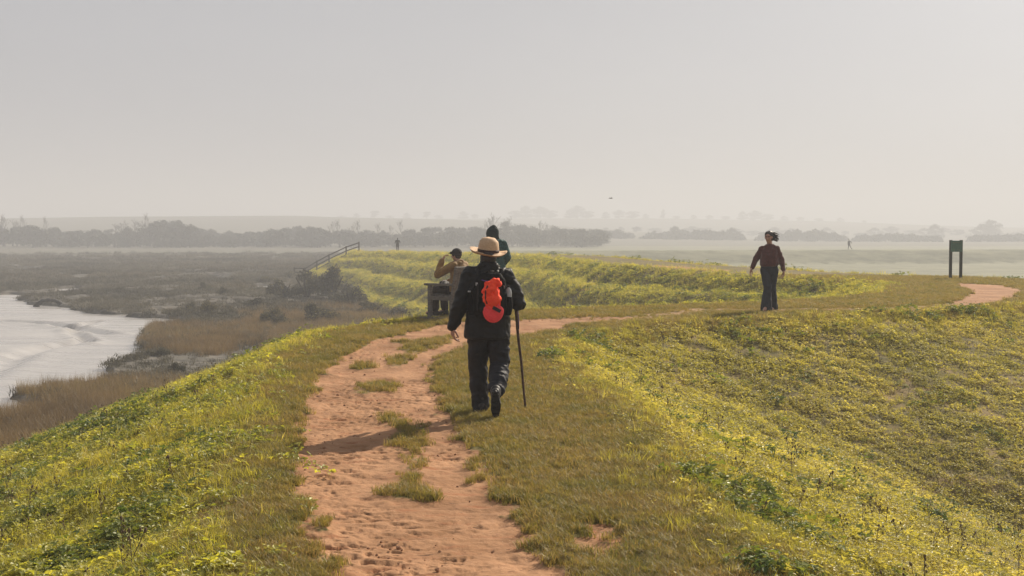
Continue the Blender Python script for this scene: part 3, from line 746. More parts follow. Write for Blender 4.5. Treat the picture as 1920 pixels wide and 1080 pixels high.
    for q in (-1, 1):
        s = MB().loft([(.02+q*.175, -.06, .02, .035, .045), (.02+q*.185, -.06, .10, .042, .05), (.02+q*.18, -.06, .20, .038, .046)])
        remesh(s, 'side_pocket', .007, M['pack'], bp, 2, fold=(.01, 9, 12, 312))
        MB().tube([(.02+q*.10, -.02, .40), (.02+q*.135, .06, .47), (.02+q*.15, .16, .47), (.02+q*.17, .26, .36), (.02+q*.17, .29, .2), (.02+q*.16, .18, .06), (.02+q*.14, 0, .04)], .018, 8).build('shoulder_strap', M['strap'], bp, True)
    MB().tube([(-.02, -.07, .425), (-.02, -.10, .455), (.06, -.10, .455), (.06, -.07, .425)], .006).build('handle', M['strap'], bp, True)
    for dx in (-.10, .13): MB().box((dx, -.172, .20), (.02, .004, .26)).build('compression_strap', M['strap'], bp)
    for i, (dx, dz) in enumerate(((-.11, .33), (.155, .30))): MB().box((dx, -.148+.02*i, dz), (.022, .01, .03)).build('buckle', M['greyp'], bp)
    MB().tube([(-.06, -.14, .37), (-.03, -.15, .362), (.005, -.155, .36)], .005).build('loop', M['violet'], bp, True)
    # bottles in the side pockets
    def bottle(bx, bz, lab, matb, h, r, capm):
        b = empty('water_bottle', (bx, y-.20, bz), 0, lab, 'bottle', 'bottles in the backpack pockets')
        MB().loft([(0, 0, 0, r*.9, r*.9), (0, 0, .012, r, r), (0, 0, h*.4, r*.93, r*.93), (0, 0, h*.6, r, r), (0, 0, h*.78, r*.85, r*.85), (0, 0, h*.9, r*.42, r*.42), (0, 0, h*.93, r*.42, r*.42)], 20).build('flask', matb, b, True)
        MB().loft([(0, 0, h*.93, r*.5, r*.5), (0, 0, h, r*.48, r*.48)], 16).build('bottle_cap', capm, b)
    bottle(x+.205, z+1.13, 'clear plastic bottle in the right pocket of the backpack', M['clear'], .20, .034, M['rubber'])
    bottle(x-.185, z+1.09, 'dark bottle with a white cap in the left pocket of the backpack', M['pack'], .19, .032, M['greyp'])
    # --- neon cap clipped to the backpack
    cp = empty('cap', (x+.055, y-.335, z+1.40), R(0), 'bright orange cap with a pink peak hanging from the black backpack', 'cap')
    s = MB()
    s.cap((.045, .0, -.01), (.0, .0, -.06), .030, .038, flat=.6); s.cap((.0, 0, -.05), (-.03, -.005, -.10), .045, .07, flat=.6)
    s.cap((-.03, -.005, -.10), (-.010, -.01, -.19), .072, .078, flat=.6); s.cap((.0, -.005, -.10), (.035, -.005, -.16), .055, .045, flat=.55)
    s.cap((-.005, -.01, -.19), (-.002, 0, -.235), .075, .068, flat=.55); s.cap((.03, 0, -.02), (.062, -.01, -.045), .03, .016, flat=.6)
    remesh(s, 'cap_crown', .006, M['neon'], cp, 2, fold=(.045, 11, 13, 320))
    # peak: cupped crescent hanging down
    P_ = []
    nn = 26
    for k, (f, th) in enumerate(((1.0, 0), (1.02, -.004), (1.0, -.008), (.55, -.014), (.02, -.016))):
        rr_ = []
        for j in range(nn):
            t = 2*math.pi*j/nn; xx = .102*math.cos(t)*f; zz = .118*math.sin(t)*f*(.95 if math.sin(t) < 0 else .62)
            rr_.append((xx-.0, th - .03*(xx/.1)**2*-1 - .018 + .0, -.315+zz))
        P_.append(rr_)
    for f, th in ((.55, -.006), (1.0, .002)):
        P_.append([(.102*math.cos(2*math.pi*j/nn)*f, th+.03*(math.cos(2*math.pi*j/nn)*f)**2-.018+.004, -.315+.118*math.sin(2*math.pi*j/nn)*f*(.95 if math.sin(2*math.pi*j/nn) < 0 else .62)) for j in range(nn)])
    P_ = P_[:3] + P_[3:5]
    pk = MB().rings(P_).build('peak', M['pinkred'], cp, True)
    s = MB(); s.cap((-.055, -.02, -.255), (-.01, -.035, -.30), .018, .014, flat=.5); s.cap((.05, -.02, -.25), (.02, -.035, -.29), .016, .012, flat=.5)
    remesh(s, 'sweatband', .005, M['pinkred'], cp, 1)
    s = MB(); s.tube([(-.055, -.052, -.06), (-.075, -.058, -.12), (-.075, -.058, -.19), (-.06, -.045, -.24)], .007, 6); s.build('back_strap', M['hatband'], cp, True)
    MB().box((.035, -.045, -.295), (.085, .008, .034), Matrix.Rotation(.5, 3, 'Y')).build('cap_gap_shade', M['rubber'], cp)  # solid dark box standing in for the shade in the gap above the peak
    # --- walking stick in the right hand
    t = MB(); a = Vector((x+.262, y+.33, z+1.22)); b = Vector((x+.385, y+.40, gz(x+.385, y+.40)+.0))
    pts = [a.lerp(b, k/10) + Vector((.003*math.sin(k*1.3), .002*math.cos(k*2), 0)) for k in range(11)]
    o_ = link(bpy.data.objects.new('walking_stick', None)); o_.location = b
    tag(o_, 'knotty brown walking stick held in the right hand of the walker', 'walking stick')
    MB().tube([p-b for p in pts], [.017-.0006*k for k in range(11)], 10).build('shaft', M['stick'], o_, True)
    MB().tube([pts[9].lerp(pts[10], .6)-b, pts[10]-b], [.0135, .011], 10).build('ferrule', M['rubber'], o_, True)
    MB().tube([pts[1]-b + Vector((.02, 0, 0)), pts[2]-b + Vector((.022, -.01, -.02)), pts[3]-b + Vector((.015, -.012, 0))], .004, 6).build('wrist_loop', M['violet'], o_, True)
hx, hy = -.24, 12.95
hiker(hx, hy, gz(hx, hy)+.0)

# ---- bench
BX, BY, BR = -.99, 25.45, R(57)       # local +y is the way the bench faces (out over the marsh)
bz = gz(BX, BY)
def bench():
    r = empty('bench', (BX, BY, bz), BR, 'weathered grey wooden bench facing the marsh at the bend of the path', 'bench')
    # local: x along the seat, the near arm at -x... built from -0.75 to 0.75, depth -0.3..0.3
    def B(nm, c, d, rot=None): return MB().box(c, d, rot).build(nm, M['bench'], r, bevel=.006)
    for sx in (-.72, .72):
        B('leg', (sx, .26, .33), (.075, .075, .64)); B('leg', (sx, -.26, .22), (.075, .075, .44))
        B('rear_post', (sx, -.325, .70), (.075, .06, .54), Matrix.Rotation(R(10), 3, 'X'))
        B('armrest', (sx, .02, .665), (.10, .72, .045)); B('side_rail', (sx, 0, .40), (.055, .46, .085))
    B('front_rail', (0, .27, .40), (1.38, .045, .09))
    for k in range(5): B('seat_slat', (0, .24-.11*k, .462-.006*k), (1.37, .09, .028))
    tilt = Matrix.Rotation(R(10), 3, 'X')
    B('top_rail', (0, -.372, .965), (1.52, .055, .10), tilt); B('lower_rail', (0, -.292, .545), (1.38, .045, .07), tilt)
    for k in range(14): B('back_slat', (-.61+.094*k, -.332, .755), (.052, .022, .36), tilt)
    s = tag(MB().box((0, 0, 0), (1.75, 1.0, .06)).build('paving_slab', M['slab'], bevel=.01), 'low paving slab set in the turf under the bench', 'paving slab')
    s.location = (BX, BY, bz-.005); s.rotation_euler = (0, 0, BR)
bench()
def sitter():
    c, s_ = math.cos(BR), math.sin(BR); lx, ly = -.30, -.05
    p = (BX + lx*c - ly*s_, BY + lx*s_ + ly*c, bz+.02)
    r = empty('person', p, BR, 'person in mustard jacket and dark cap sitting on the bench, hand to the brim', 'person')
    J = dict(pel=(0, -.08, .55), waist=(0, -.10, .70), chest=(0, -.09, .92), neck=(0, -.06, 1.09), head=(0, -.02, 1.22), face=(-.1, 1, 0),
             sh_l=(-.19, -.08, 1.01), el_l=(-.27, .24, .83), wr_l=(-.17, .20, 1.12), sh_r=(.19, -.08, 1.01), el_r=(.25, .02, .74), wr_r=(.12, .26, .68),
             hip_l=(-.10, -.05, .52), kn_l=(-.13, .40, .53), an_l=(-.13, .42, .10), toe_l=(-.14, .60, .06), hip_r=(.10, -.05, .52), kn_r=(.13, .40, .53), an_r=(.13, .36, .10), toe_r=(.14, .54, .06))
    hl = hand(J['wr_l'], (.5, -.25, .85), (.6, -.6, -.1), 1, (20, 25, 15)); hr = hand(J['wr_r'], (-.3, .9, -.2), (0, 0, -1), -1, (25, 25, 15))
    body, P, Rm = base_body(J, .011, [hl, hr], M['skin'], parent=r)
    s = MB(); s.loft([(0, -.07, .46, .17, .13), (0, -.07, .60, .18, .14), (0, -.08, .70, .16, .12)])
    for q in (-1, 1): s.cap((q*.10, -.03, .53), (q*.13, .40, .53), .098, .075); s.cap((q*.13, .40, .53), (q*.13, .40 if q < 0 else .36, .16), .076, .068)
    remesh(s, 'trousers', .012, M['brown_trouser'], body, 3, fold=(.02, 9, 9, 330))
    for q in (-1, 1): boot(True, (q*.13, .41 if q < 0 else .35, .12), (q*.14, .61 if q < 0 else .55, .10), M['boot'], body, M['rubber'])
    s = MB(); s.loft([(0, -.07, .50, .215, .16), (0, -.08, .62, .21, .155), (0, -.09, .80, .205, .15), (0, -.085, .95, .21, .14), (0, -.07, 1.04, .14, .11), (0, -.06, 1.10, .085, .08)], p=2.2)
    s.cap((-.07, -.13, 1.06), (.07, -.13, 1.06), .055, .055, flat=.7); s.cap((0, -.12, 1.07), (0, -.17, .98), .07, .04)
    for q in 'lr':
        sh, el, wr = (Vector(J[k+q]) for k in ('sh_', 'el_', 'wr_'))
        s.cap((0, -.08, .99), sh, .09, .078); s.cap(sh, el, .08, .068); s.cap(el, el.lerp(wr, .93), .068, .050)
    remesh(s, 'jacket', .011, M['mustard'], body, 3, fold=(.026, 9, 10, 331))
    s = MB(); s.ell(P(0, -.012, .045), (.092, .107, .088), Rm); s.ell(P(0, -.015, .0), (.090, .105, .055), Rm)
    s.cap(P(-.03, .10, .035), P(.03, .10, .035), .03, .03); s.ell(P(0, .12, .032), (.07, .065, .011), Rm)
    remesh(s, 'cap', .006, M['cap'], body, 1)
    MB().ell(P(0, -.04, -.035), (.070, .06, .055), Rm).build('hair', M['hair'], body, True)
    b = empty('bag', (p[0]+(-.13*c-.18*s_), p[1]+(-.13*s_+.18*c), bz+.62), BR+.2, 'small dark bag with pale trim on the lap of the sitter', 'bag')
    s = MB().loft([(0, 0, -.02, .13, .08), (0, 0, .03, .14, .09), (0, 0, .08, .11, .07), (0, 0, .10, .05, .04)], p=3)
    remesh(s, 'pouch', .008, M['rubber'], b, 2, fold=(.02, 9, 9, 332))
    MB().tube([(-.12, 0, .06), (-.05, .0, .115), (.05, -.02, .11), (.11, -.02, .05)], .009).build('trim', M['paleshoe'], b, True)
sitter()
def hooded():
    X_, Y_ = -.36, 26.9
    r = empty('person', (X_, Y_, gz(X_, Y_)), R(14), 'person in dark teal jacket with pointed hood up standing beside the bench', 'person')
    J = dict(pel=(0, 0, .95), waist=(0, 0, 1.12), chest=(0, .01, 1.36), neck=(-.01, .03, 1.52), head=(-.03, .07, 1.65), face=(-.25, 1, -.1),
             sh_l=(-.19, 0, 1.44), el_l=(-.23, .05, 1.16), wr_l=(-.16, .22, 1.02), sh_r=(.18, 0, 1.43), el_r=(.265, -.03, 1.16), wr_r=(.22, .14, 1.0),
             hip_l=(-.095, 0, .94), kn_l=(-.11, .02, .50), an_l=(-.11, .0, .10), toe_l=(-.13, .19, .05), hip_r=(.095, 0, .94), kn_r=(.11, .03, .50), an_r=(.12, .0, .10), toe_r=(.15, .19, .05))
    hl = hand(J['wr_l'], (.3, .8, -.3), (.7, 0, -.5), 1); hr = hand(J['wr_r'], (-.2, .8, -.4), (-.7, 0, -.5), -1)
    body, P, Rm = base_body(J, .012, [hl, hr], M['skin'], parent=r)
    s = MB(); s.loft([(0, 0, .80, .165, .12), (0, 0, 1.02, .165, .12)])
    for q in (-1, 1): s.cap((q*.092, 0, .88), (q*.11, .02, .50), .11, .085); s.cap((q*.11, .02, .50), (q*.115, 0, .12), .085, .075)
    remesh(s, 'trousers', .012, M['navy_trouser'], body, 3, fold=(.02, 9, 9, 340))
    for q in (-1, 1): boot(True, (q*.115, 0, .12), (q*.14, .20, .10), M['boot'], body, M['rubber'])
    s = MB(); s.loft([(0, 0, .74, .225, .16), (0, 0, .95, .215, .155), (0, 0, 1.15, .20, .145), (0, 0, 1.33, .21, .15), (0, 0, 1.44, .185, .125), (0, .02, 1.51, .12, .10), (0, .03, 1.56, .09, .09)], p=2.2)
    for q in 'lr':
        sh, el, wr = (Vector(J[k+q]) for k in ('sh_', 'el_', 'wr_'))
        s.cap((0, 0, 1.42), sh, .085, .082); s.cap(sh, el, .083, .07); s.cap(el, el.lerp(wr, .95), .07, .055)
    s.cap((-.16, -.03, 1.50), (.10, -.04, 1.49), .035, .06, flat=.7)
    jk = remesh(s, 'jacket', .011, M['teal'], body, 3, fold=(.034, 8, 8, 341))
    s = MB(); s.loft([(-.02, .04, 1.50, .14, .12), (-.03, .05, 1.58, .13, .13), (-.035, .055, 1.66, .132, .135), (-.035, .045, 1.735, .112, .12), (-.028, .02, 1.79, .066, .07), (-.02, -.005, 1.825, .02, .025)])
    s.cap((-.11, .0, 1.53), (-.23, .02, 1.535), .03, .012, flat=.6)
    remesh(s, 'hood', .008, M['hooddark'], body, 2, fold=(.018, 10, 8, 342))
hooded()
def woman():
    X_, Y_ = 5.31, 26.4
    r = empty('person', (X_, Y_, gz(X_, Y_)+.01), R(168), 'person in maroon jumper and dark flared trousers walking with hair blowing', 'person')
    J = dict(pel=(0, 0, .90), waist=(0, 0, 1.05), chest=(0, .0, 1.24), neck=(0, .0, 1.39), head=(.02, .03, 1.53), face=(.25, 1, -.02),
             sh_l=(-.15, 0, 1.30), el_l=(-.245, -.04, 1.04), wr_l=(-.29, .04, .83), sh_r=(.15, 0, 1.30), el_r=(.27, -.02, 1.08), wr_r=(.355, .06, .88),
             hip_l=(-.085, 0, .90), kn_l=(-.06, .02, .48), an_l=(-.07, -.12, .11), toe_l=(-.07, .05, .04), hip_r=(.085, 0, .90), kn_r=(.03, .17, .49), an_r=(.06, .30, .10), toe_r=(.085, .47, .05))
    hl = hand(J['wr_l'], (-.05, .15, -1), (.9, .2, 0), 1, (20, 25, 15)); hr = hand(J['wr_r'], (.35, .2, -.85), (-.9, .2, 0), -1, (18, 22, 15))
    body, P, Rm = base_body(J, .009, [hl, hr], M['skin'], parent=r)
    for q in (-1, 1):
        MB().ell(P(q*.030, .083, .004), (.012, .008, .007), Rm, 10, 6).build('eye', M['eye'], body, True)
        MB().ell(P(q*.031, .092, .024), (.020, .006, .005), Rm, 10, 6).build('eyebrow', M['hair'], body, True)
    s = MB(); s.loft([(0, 0, .76, .145, .11), (0, 0, .90, .170, .125), (0, 0, 1.02, .145, .105)])
    s.cap((-.082, 0, .86), (-.055, .02, .50), .10, .078); s.cap((.082, 0, .86), (.03, .16, .50), .10, .078)
    s.loft([(-.065, -.10, .035, .118, .13), (-.062, -.075, .2, .098, .105), (-.058, -.02, .40, .082, .085), (-.055, .02, .54, .076, .08)])
    s.loft([(.055, .27, .03, .115, .13), (.048, .25, .2, .098, .105), (.034, .19, .40, .084, .085), (.03, .16, .54, .078, .08)])
    remesh(s, 'trousers', .010, M['indigo'], body, 2, fold=(.022, 9, 4, 350))
    for a, t in (((-.07, -.13, .115), (-.07, .03, .085)), ((.06, .29, .115), (.10, .47, .095))): boot(True, a, t, M['paleshoe'], body, M['rubber'], sc=.9)
    s = MB(); s.loft([(0, 0, .93, .172, .13), (0, 0, .965, .188, .145), (0, 0, 1.05, .190, .145), (0, 0, 1.18, .178, .138), (0, 0, 1.28, .165, .115), (0, 0, 1.355, .12, .09), (0, 0, 1.385, .075, .07)], p=2.2)
    for q in 'lr':
        sh, el, wr = (Vector(J[k+q]) for k in ('sh_', 'el_', 'wr_'))
        s.cap((0, 0, 1.30), sh, .062, .056); s.cap(sh, el, .058, .062); s.cap(el, el.lerp(wr, .9), .062, .040)
    remesh(s, 'jumper', .010, M['maroon'], body, 3, fold=(.022, 8, 8, 351))
    # wind-blown hair: cap of hair and locks streaming to her left
    s = MB(); s.ell(P(0, -.028, .048), (.088, .092, .082), Rm); s.ell(P(-.03, -.05, -.01), (.07, .06, .075), Rm)
    rn = random.Random(4)
    for k in range(26):
        a = P(-.045+rn.uniform(-.02, .02), -.05+rn.uniform(-.03, .05), rn.uniform(-.06, .10)); b = P(-.15+rn.uniform(-.05, .04), -.07+rn.uniform(-.05, .04), rn.uniform(-.10, .05))
        m_ = a.lerp(b, .5) + Vector((0, 0, rn.uniform(.0, .03))); s.tube([a, m_, b], [.016, .012, .004], 6)
    remesh(s, 'hair', .006, M['hair'], body, 0, fold=(.012, 20, 20, 352))
woman()
def far_person(px, py, Y_, label, pose):
    p = atd(px, py, Y_); zg = gz(p.x, Y_)
    r = empty('person', (p.x, Y_, zg), 0, label, 'person')
    s = MB(); s.loft([(0, 0, .72, .20, .14), (0, 0, .95, .19, .14), (0, 0, 1.15, .16, .12), (0, 0, 1.38, .20, .12), (0, 0, 1.47, .12, .09), (0, 0, 1.52, .05, .05)])
    for a, b, c in pose['legs']: s.cap(a, b, .09, .065); s.cap(b, c, .065, .045); s.cap(c, Vector(c) + Vector((0, -.16, -.05)), .045, .04)
    for a, b, c in pose['arms']: s.cap(a, b, .065, .055); s.cap(b, c, .055, .038); s.ell(c, (.04, .04, .05))
    s.cap((0, 0, 1.5), (pose['hd'], 0, 1.6), .055, .055); head_shapes(s, (pose['hd'], 0, 1.64), (0, -1, 0))
    remesh(s, 'body', .018, M['far'], r, 2)
far_person(745.5, 472.5, 157, 'distant person in dark clothes on the bank crown beside the end of the fence',
           dict(hd=0, legs=(((-.09, 0, .8), (-.09, 0, .48), (-.08, 0, .08)), ((.09, 0, .8), (.10, 0, .48), (.10, 0, .08))),
                arms=(((-.2, 0, 1.4), (-.30, -.05, 1.14), (-.26, -.2, 1.05)), ((.2, 0, 1.4), (.29, -.05, 1.16), (.22, -.2, 1.30)))))
far_person(1592, 468.5, 213, 'faint distant person striding along the far bank in the haze',
           dict(hd=-.05, legs=(((-.07, 0, .8), (-.12, 0, .45), (-.16, 0, .08)), ((.09, 0, .8), (.20, 0, .48), (.50, .1, .14))),
                arms=(((-.18, 0, 1.4), (-.22, -.05, 1.1), (-.2, 0, .9)), ((.18, 0, 1.4), (.38, 0, 1.2), (.42, -.05, 1.05)))))

# ---- information board
M['board'] = simple('board_green', (.07, .165, .11), (.055, .12, .085), 8, .6, .3, .003, .3)
M['post'] = simple('board_post', (.045, .050, .036), (.03, .034, .026), 10, .8, .5, .004, .2, vecsc=(4, 4, 1))
M['print'] = simple('faded_print', (.20, .22, .12), None, 30, .8, 0)
def sign():
    Y_ = 43.4; p = atd(1791.5, 523, Y_); zg = gz(p.x, Y_)
    r = empty('information_board', (p.x, Y_, zg), R(3), 'dark green board on two posts standing by the bend in the path', 'sign')
    for sx in (-.178, .178): MB().box((sx, 0, .63), (.085, .085, 1.40)).build('post', M['post'], r, bevel=.006)
    b = MB().box((0, -.055, 1.12), (.40, .03, .38)).build('board', M['board'], r, bevel=.004)
    for k, (dx, w, z) in enumerate(((-.09, .05, 1.0), (.02, .04, 1.0), (.09, .03, .99))): MB().box((dx, -.0735, z), (w, .006, .018)).build('faded_mark', M['print'], b)
    MB().box((0, -.0735, 1.24), (.28, .006, .012)).build('faded_mark', M['print'], b)
sign()

# ---- timber fence down the face of the bank
M['fence'] = simple('fence_timber', (.07, .058, .048), (.045, .038, .032), 6, .9, .4)
def fence():
    tops = [(673, 452), (649, 463), (617, 480), (594, 491), (572, 502), (552, 511)]
    Y_ = 155; pts = []
    x0 = atd(673, 470, Y_).x
    for px, py in tops: p = atd(px, py, Y_); pts.append(Vector((p.x, Y_, gz(p.x, Y_))))
    r = empty('fence', tuple(pts[0]), 0, 'dark wooden post and rail fence running down the side of the bank', 'fence')
    tp = []
    for (px, py), g in zip(tops, pts):
        h = 1.25; MB().box((g.x-pts[0].x, 0, g.z-pts[0].z+h/2-.1), (.16, .16, h+.2)).build('post', M['fence'], r)
    for f in (1.12, .66, .2):
        for a, b in zip(pts[:-1], pts[1:]):
            A, B_ = a-pts[0] + Vector((0, 0, f)), b-pts[0] + Vector((0, 0, f)); d = B_-A
            MB().box((A+B_)/2 + Vector((0, -.11, 0)), (d.length, .05, .13), Matrix.Rotation(-math.atan2(d.z, d.x), 3, 'Y')).build('rail', M['fence'], r)
fence()
# ---- half-buried tyre-like hoop in the mud
def hoop():
    x_, y_ = at(93, 575, MUD_Z); r = 1.05
    P = []
    for k in range(25):
        t = math.pi*k/24; w = .30+.06*math.sin(k*2.1); row = []
        for j in range(10):
            a = 2*math.pi*j/10; rr_ = r*(1+.03*math.sin(k*1.7)) + w*math.cos(a)*.75
            row.append((rr_*math.cos(t), .28*math.sin(a), rr_*math.sin(t)*.62-.12))
        P.append(row)
    o = MB().rings(P).build('hull_rib', simple('wet_timber', (.04, .035, .03), None, 6, .7, .6, .03), None, True)
    o.location = (x_, y_, MUD_Z); o.rotation_euler = (0, 0, .15); tag(o, 'dark arched timber half buried at the edge of the mudflat', 'wreck timber')
hoop()
# ---- gull
def gull():
    p = atd(1145, 372, 140); r = empty('gull', tuple(p), .3, 'small dark gull flying above the distant trees', 'bird')
    s = MB(); s.cap((-.16, 0, 0), (.14, 0, .01), .035, .055); s.cap((.15, 0, .02), (.22, 0, .03), .04, .03); s.cap((.22, 0, .03), (.27, 0, .02), .012, .005)
    for q in (-1, 1): s.cap((.03, q*.05, .02), (.0, q*.32, .14), .035, .025, flat=.3); s.cap((.0, q*.32, .14), (-.08, q*.62, .08), .025, .008, flat=.3)
    s.cap((-.16, 0, 0), (-.28, 0, 0), .03, .04, flat=.3)
    remesh(s, 'body', .012, M['far'], r, 1)
gull()
# ---------------------------------------------------------------- far trees and marsh bushes
M['crown'] = simple('tree_foliage', (.055, .058, .035), (.035, .037, .024), .6, .9, .0)
M['twig'] = simple('winter_twigs', (.075, .060, .045), (.05, .042, .034), 1, .9, 0)
M['bark'] = simple('bark', (.06, .05, .04), None, 4, .9, .4, .02)
M['bush'] = leaf_mat('bush_leaf', ((.055, .056, .042), (.13, .12, .088)), gloss=.02, patch=.5, tmix=.15, trans_gain=1)
def leaf_cloud(blobs, n, size, seed):
    """many small leaf faces through the crown's volume"""
    r = np.random.default_rng(seed); w = np.array([b[3]**2 for b in blobs]); w = w/w.sum()
    ids = r.choice(len(blobs), n, p=w); B = np.array(blobs)[ids]
    d = r.normal(size=(n, 3)); d /= np.linalg.norm(d, axis=1)[:, None]; d[:, 2] = np.where(d[:, 2] < -.4, -d[:, 2]*.5, d[:, 2])
    q = r.random(n)**.45
    c = B[:, :3] + d*(B[:, 3]*q)[:, None]*np.array([1, 1, .85])
    u = r.normal(size=(n, 3)); u /= np.linalg.norm(u, axis=1)[:, None]; v = np.cross(u, r.normal(size=(n, 3))); v /= np.linalg.norm(v, axis=1)[:, None]
    s = size*r.uniform(.5, 1.3, n)[:, None]
    V = np.stack([c-u*s, c-v*s*.6, c+u*s, c+v*s*.6], 1).reshape(-1, 3)
    return V, np.arange(4*n).reshape(-1, 4)
def branches(h, seed, levels=5, spread=.55, r0=.16, up=.25):
    rn = random.Random(seed); mb = MB()
    def go(p, d, L, rad, lv):
        n = 3; pts = [p]; q = p; dd = d
        for k in range(n):
            dd = (dd + Vector((rn.uniform(-.15, .15), rn.uniform(-.15, .15), .04))).normalized(); q = q + dd*L/n; pts.append(q)
        mb.tube(pts, [rad*(1-.35*k/n) for k in range(n+1)], 3 if lv < 3 else 5)
        if lv == 0: return
        for k in range(rn.choice((2, 3, 3)) if lv > 1 else 3):
            a = rn.uniform(0, 6.28); nd = (dd + Vector((math.cos(a), math.sin(a), up*rn.random()))*spread*rn.uniform(.7, 1.3)).normalized()
            go(pts[rn.choice((2, 3))], nd, L*rn.uniform(.6, .8), max(rad*.62, .0022), lv-1)
    go(Vector((0, 0, h*.25)), Vector((0, 0, 1)), h*.27, r0*.7, levels)
    return mb
def tree_proto(kind, seed):
    rn = random.Random(seed)
    tr = MB().tube([(0, 0, -.4), (.05, .02, .25), (0, .05, .5 if kind != 'bare' else .3)], [.045, .035, .028], 8)
    for k in range(4):
        a = rn.uniform(0, 6.28); tr.tube([(0, 0, .25), (.12*math.cos(a), .12*math.sin(a), .45), (.25*math.cos(a), .25*math.sin(a), .62)], [.022, .014, .006], 5)
    trunk = np_mesh('trunk', tr.v, tr.f, M['bark'])
    if kind == 'bare':
        b = branches(1.0, seed, 5, .50, .022, .5)
        for i, v in enumerate(b.v): pass
        crown = np_mesh('crown', b.v, b.f, M['twig'])
    else:
        bl = []
        nb = {'round': 15, 'poplar': 9, 'wide': 22, 'bush': 10}[kind]
        for k in range(nb):
            a = rn.uniform(0, 6.28)
            if kind == 'round': q = rn.uniform(0, .27); bl.append((q*math.cos(a), q*math.sin(a), rn.uniform(.14, .80), rn.uniform(.15, .24)))
            if kind == 'poplar': bl.append((rn.uniform(-.04, .04), rn.uniform(-.04, .04), .15+.78*k/nb, .11*(1-.6*k/nb)+.02))
            if kind == 'wide': q = rn.uniform(0, .55); bl.append((q*math.cos(a), q*math.sin(a), rn.uniform(.06, .82-.5*q), rn.uniform(.17, .27)))
            if kind == 'bush': q = rn.uniform(0, .7); bl.append((q*math.cos(a), q*math.sin(a), rn.uniform(.05, .68-.4*q), rn.uniform(.2, .32)))
        V, F_ = leaf_cloud(bl, 3600, .034, seed)
        crown = np_mesh('crown', V, F_, M['crown'] if kind != 'bush' else M['bush'])
    return trunk, crown
PR_ = {k: [tree_proto(k, 100+i*7+len(k)) for i in range(3)] for k in ('round', 'poplar', 'wide', 'bare')}
NT_ = [0]
def tree(px, top, base, d, kind, label, group, w=1.0):
    p = atd(px, base, d); g = gz(p.x, d); zt = atd(px, top, d).z; h = zt-g
    i = NT_[0]; NT_[0] += 1
    nm = {'bare': 'bare_tree', 'poplar': 'poplar_tree', 'round': 'broadleaf_tree', 'wide': 'spreading_tree'}[kind]
    r = link(bpy.data.objects.new(nm, None)); r.location = (p.x, d, g); r.rotation_euler = (0, 0, i*2.1); r.scale = (h*w, h*w, h)
    tag(r, label, 'tree', group)
    t, c = PR_[kind][i % 3]
    link(bpy.data.objects.new('trunk', t), r); link(bpy.data.objects.new('crown', c), r)
    return r
rt = random.Random(11)
# nearer tree line at the edge of the marsh
prof = [(-60, 418), (0, 419), (90, 418), (110, 428), (150, 432), (200, 428), (240, 420), (300, 414), (350, 413), (372, 430), (440, 434), (500, 430), (550, 425), (620, 426), (700, 428), (800, 428), (900, 424),
        (1000, 422), (1060, 426), (1125, 430)]
px = -55.; k = 0
while px < 1122:
    t = np.interp(px, [a for a, b in prof], [b for a, b in prof]) + rt.uniform(-3, 4)
    bare = (px < 95 or 200 < px < 300 or 620 < px < 760 or 905 < px < 960 or 990 < px < 1045) and rt.random() < .6
    kd = 'bare' if bare else rt.choice(('round', 'wide', 'wide')); d = rt.uniform(385, 440)
    w_ = ('at the far left end of the hazy tree line' if px < 60 else 'above the mudflat in the hazy tree line' if px < 200 else 'beside the narrow conifer in the hazy tree line' if px < 380 else
          'left of the fence in the hazy tree line' if px < 540 else 'above the fence in the hazy tree line' if px < 680 else 'behind the distant person near the fence' if px < 800 else
          'above the sitter in the hazy tree line' if px < 900 else 'beside the hooded figure in the hazy tree line' if px < 980 else 'at the right end of the long hazy tree line')
    lab = ('leafless winter tree ' if kd == 'bare' else 'slim rounded tree ' if kd == 'round' else 'broad low evergreen ') + w_
    tree(px, t-(12 if bare else 2), 465, d, kd, lab, 'bare trees in the line beyond the marsh' if kd == 'bare' else 'evergreens in the line beyond the marsh', rt.uniform(.9, 1.35))
    px += rt.uniform(9, 17); k += 1
bl_ = []
for k_ in range(420):
    px = rt.uniform(-70, 1130); d_ = rt.uniform(375, 430); p_ = atd(px, 465, d_); hh_ = (465-np.interp(px, [a for a, b in prof], [b for a, b in prof]))*d_/FPX
    bl_.append((p_.x, d_, -3.9+rt.uniform(.2, .62)*hh_, rt.uniform(1.2, 2.3)))
for a_, b_, h_ in ((1205, 1395, 25), (1420, 1585, 24), (1600, 1760, 12), (1820, 1940, 12), (1120, 1185, 24)):
    for k_ in range(int((b_-a_)*.5)):
        px = rt.uniform(a_, b_); d_ = rt.uniform(560, 600) ; p_ = atd(px, 455, d_); f_ = math.sin(math.pi*(px-a_)/(b_-a_))**.4
        bl_.append((p_.x, d_, -3.4+rt.uniform(.1, .6)*h_*f_*d_/FPX, rt.uniform(1.2, 2.4)))
V_, F_ = leaf_cloud(bl_, 80000, .75, 5)
tag(link(bpy.data.objects.new('undergrowth', np_mesh('undergrowth', V_, F_, M['crown']))), kind='stuff')
tree(305, 407, 465, 400, 'poplar', 'tall narrow conifer rising from the left of the hazy tree line', None, 1.0)
tree(332, 413, 462, 395, 'wide', 'broad domed tree just right of the narrow conifer', None, 1.1)
tree(582, 419, 462, 390, 'wide', 'domed tree above the fence in the hazy tree line', None, 1.1)
tree(922, 394, 465, 430, 'bare', 'tall leafless tree rising behind the hooded figure', None, 1.0)
tree(944, 411, 465, 400, 'round', 'dark round-headed tree just right of the hooded figure', None, .8)
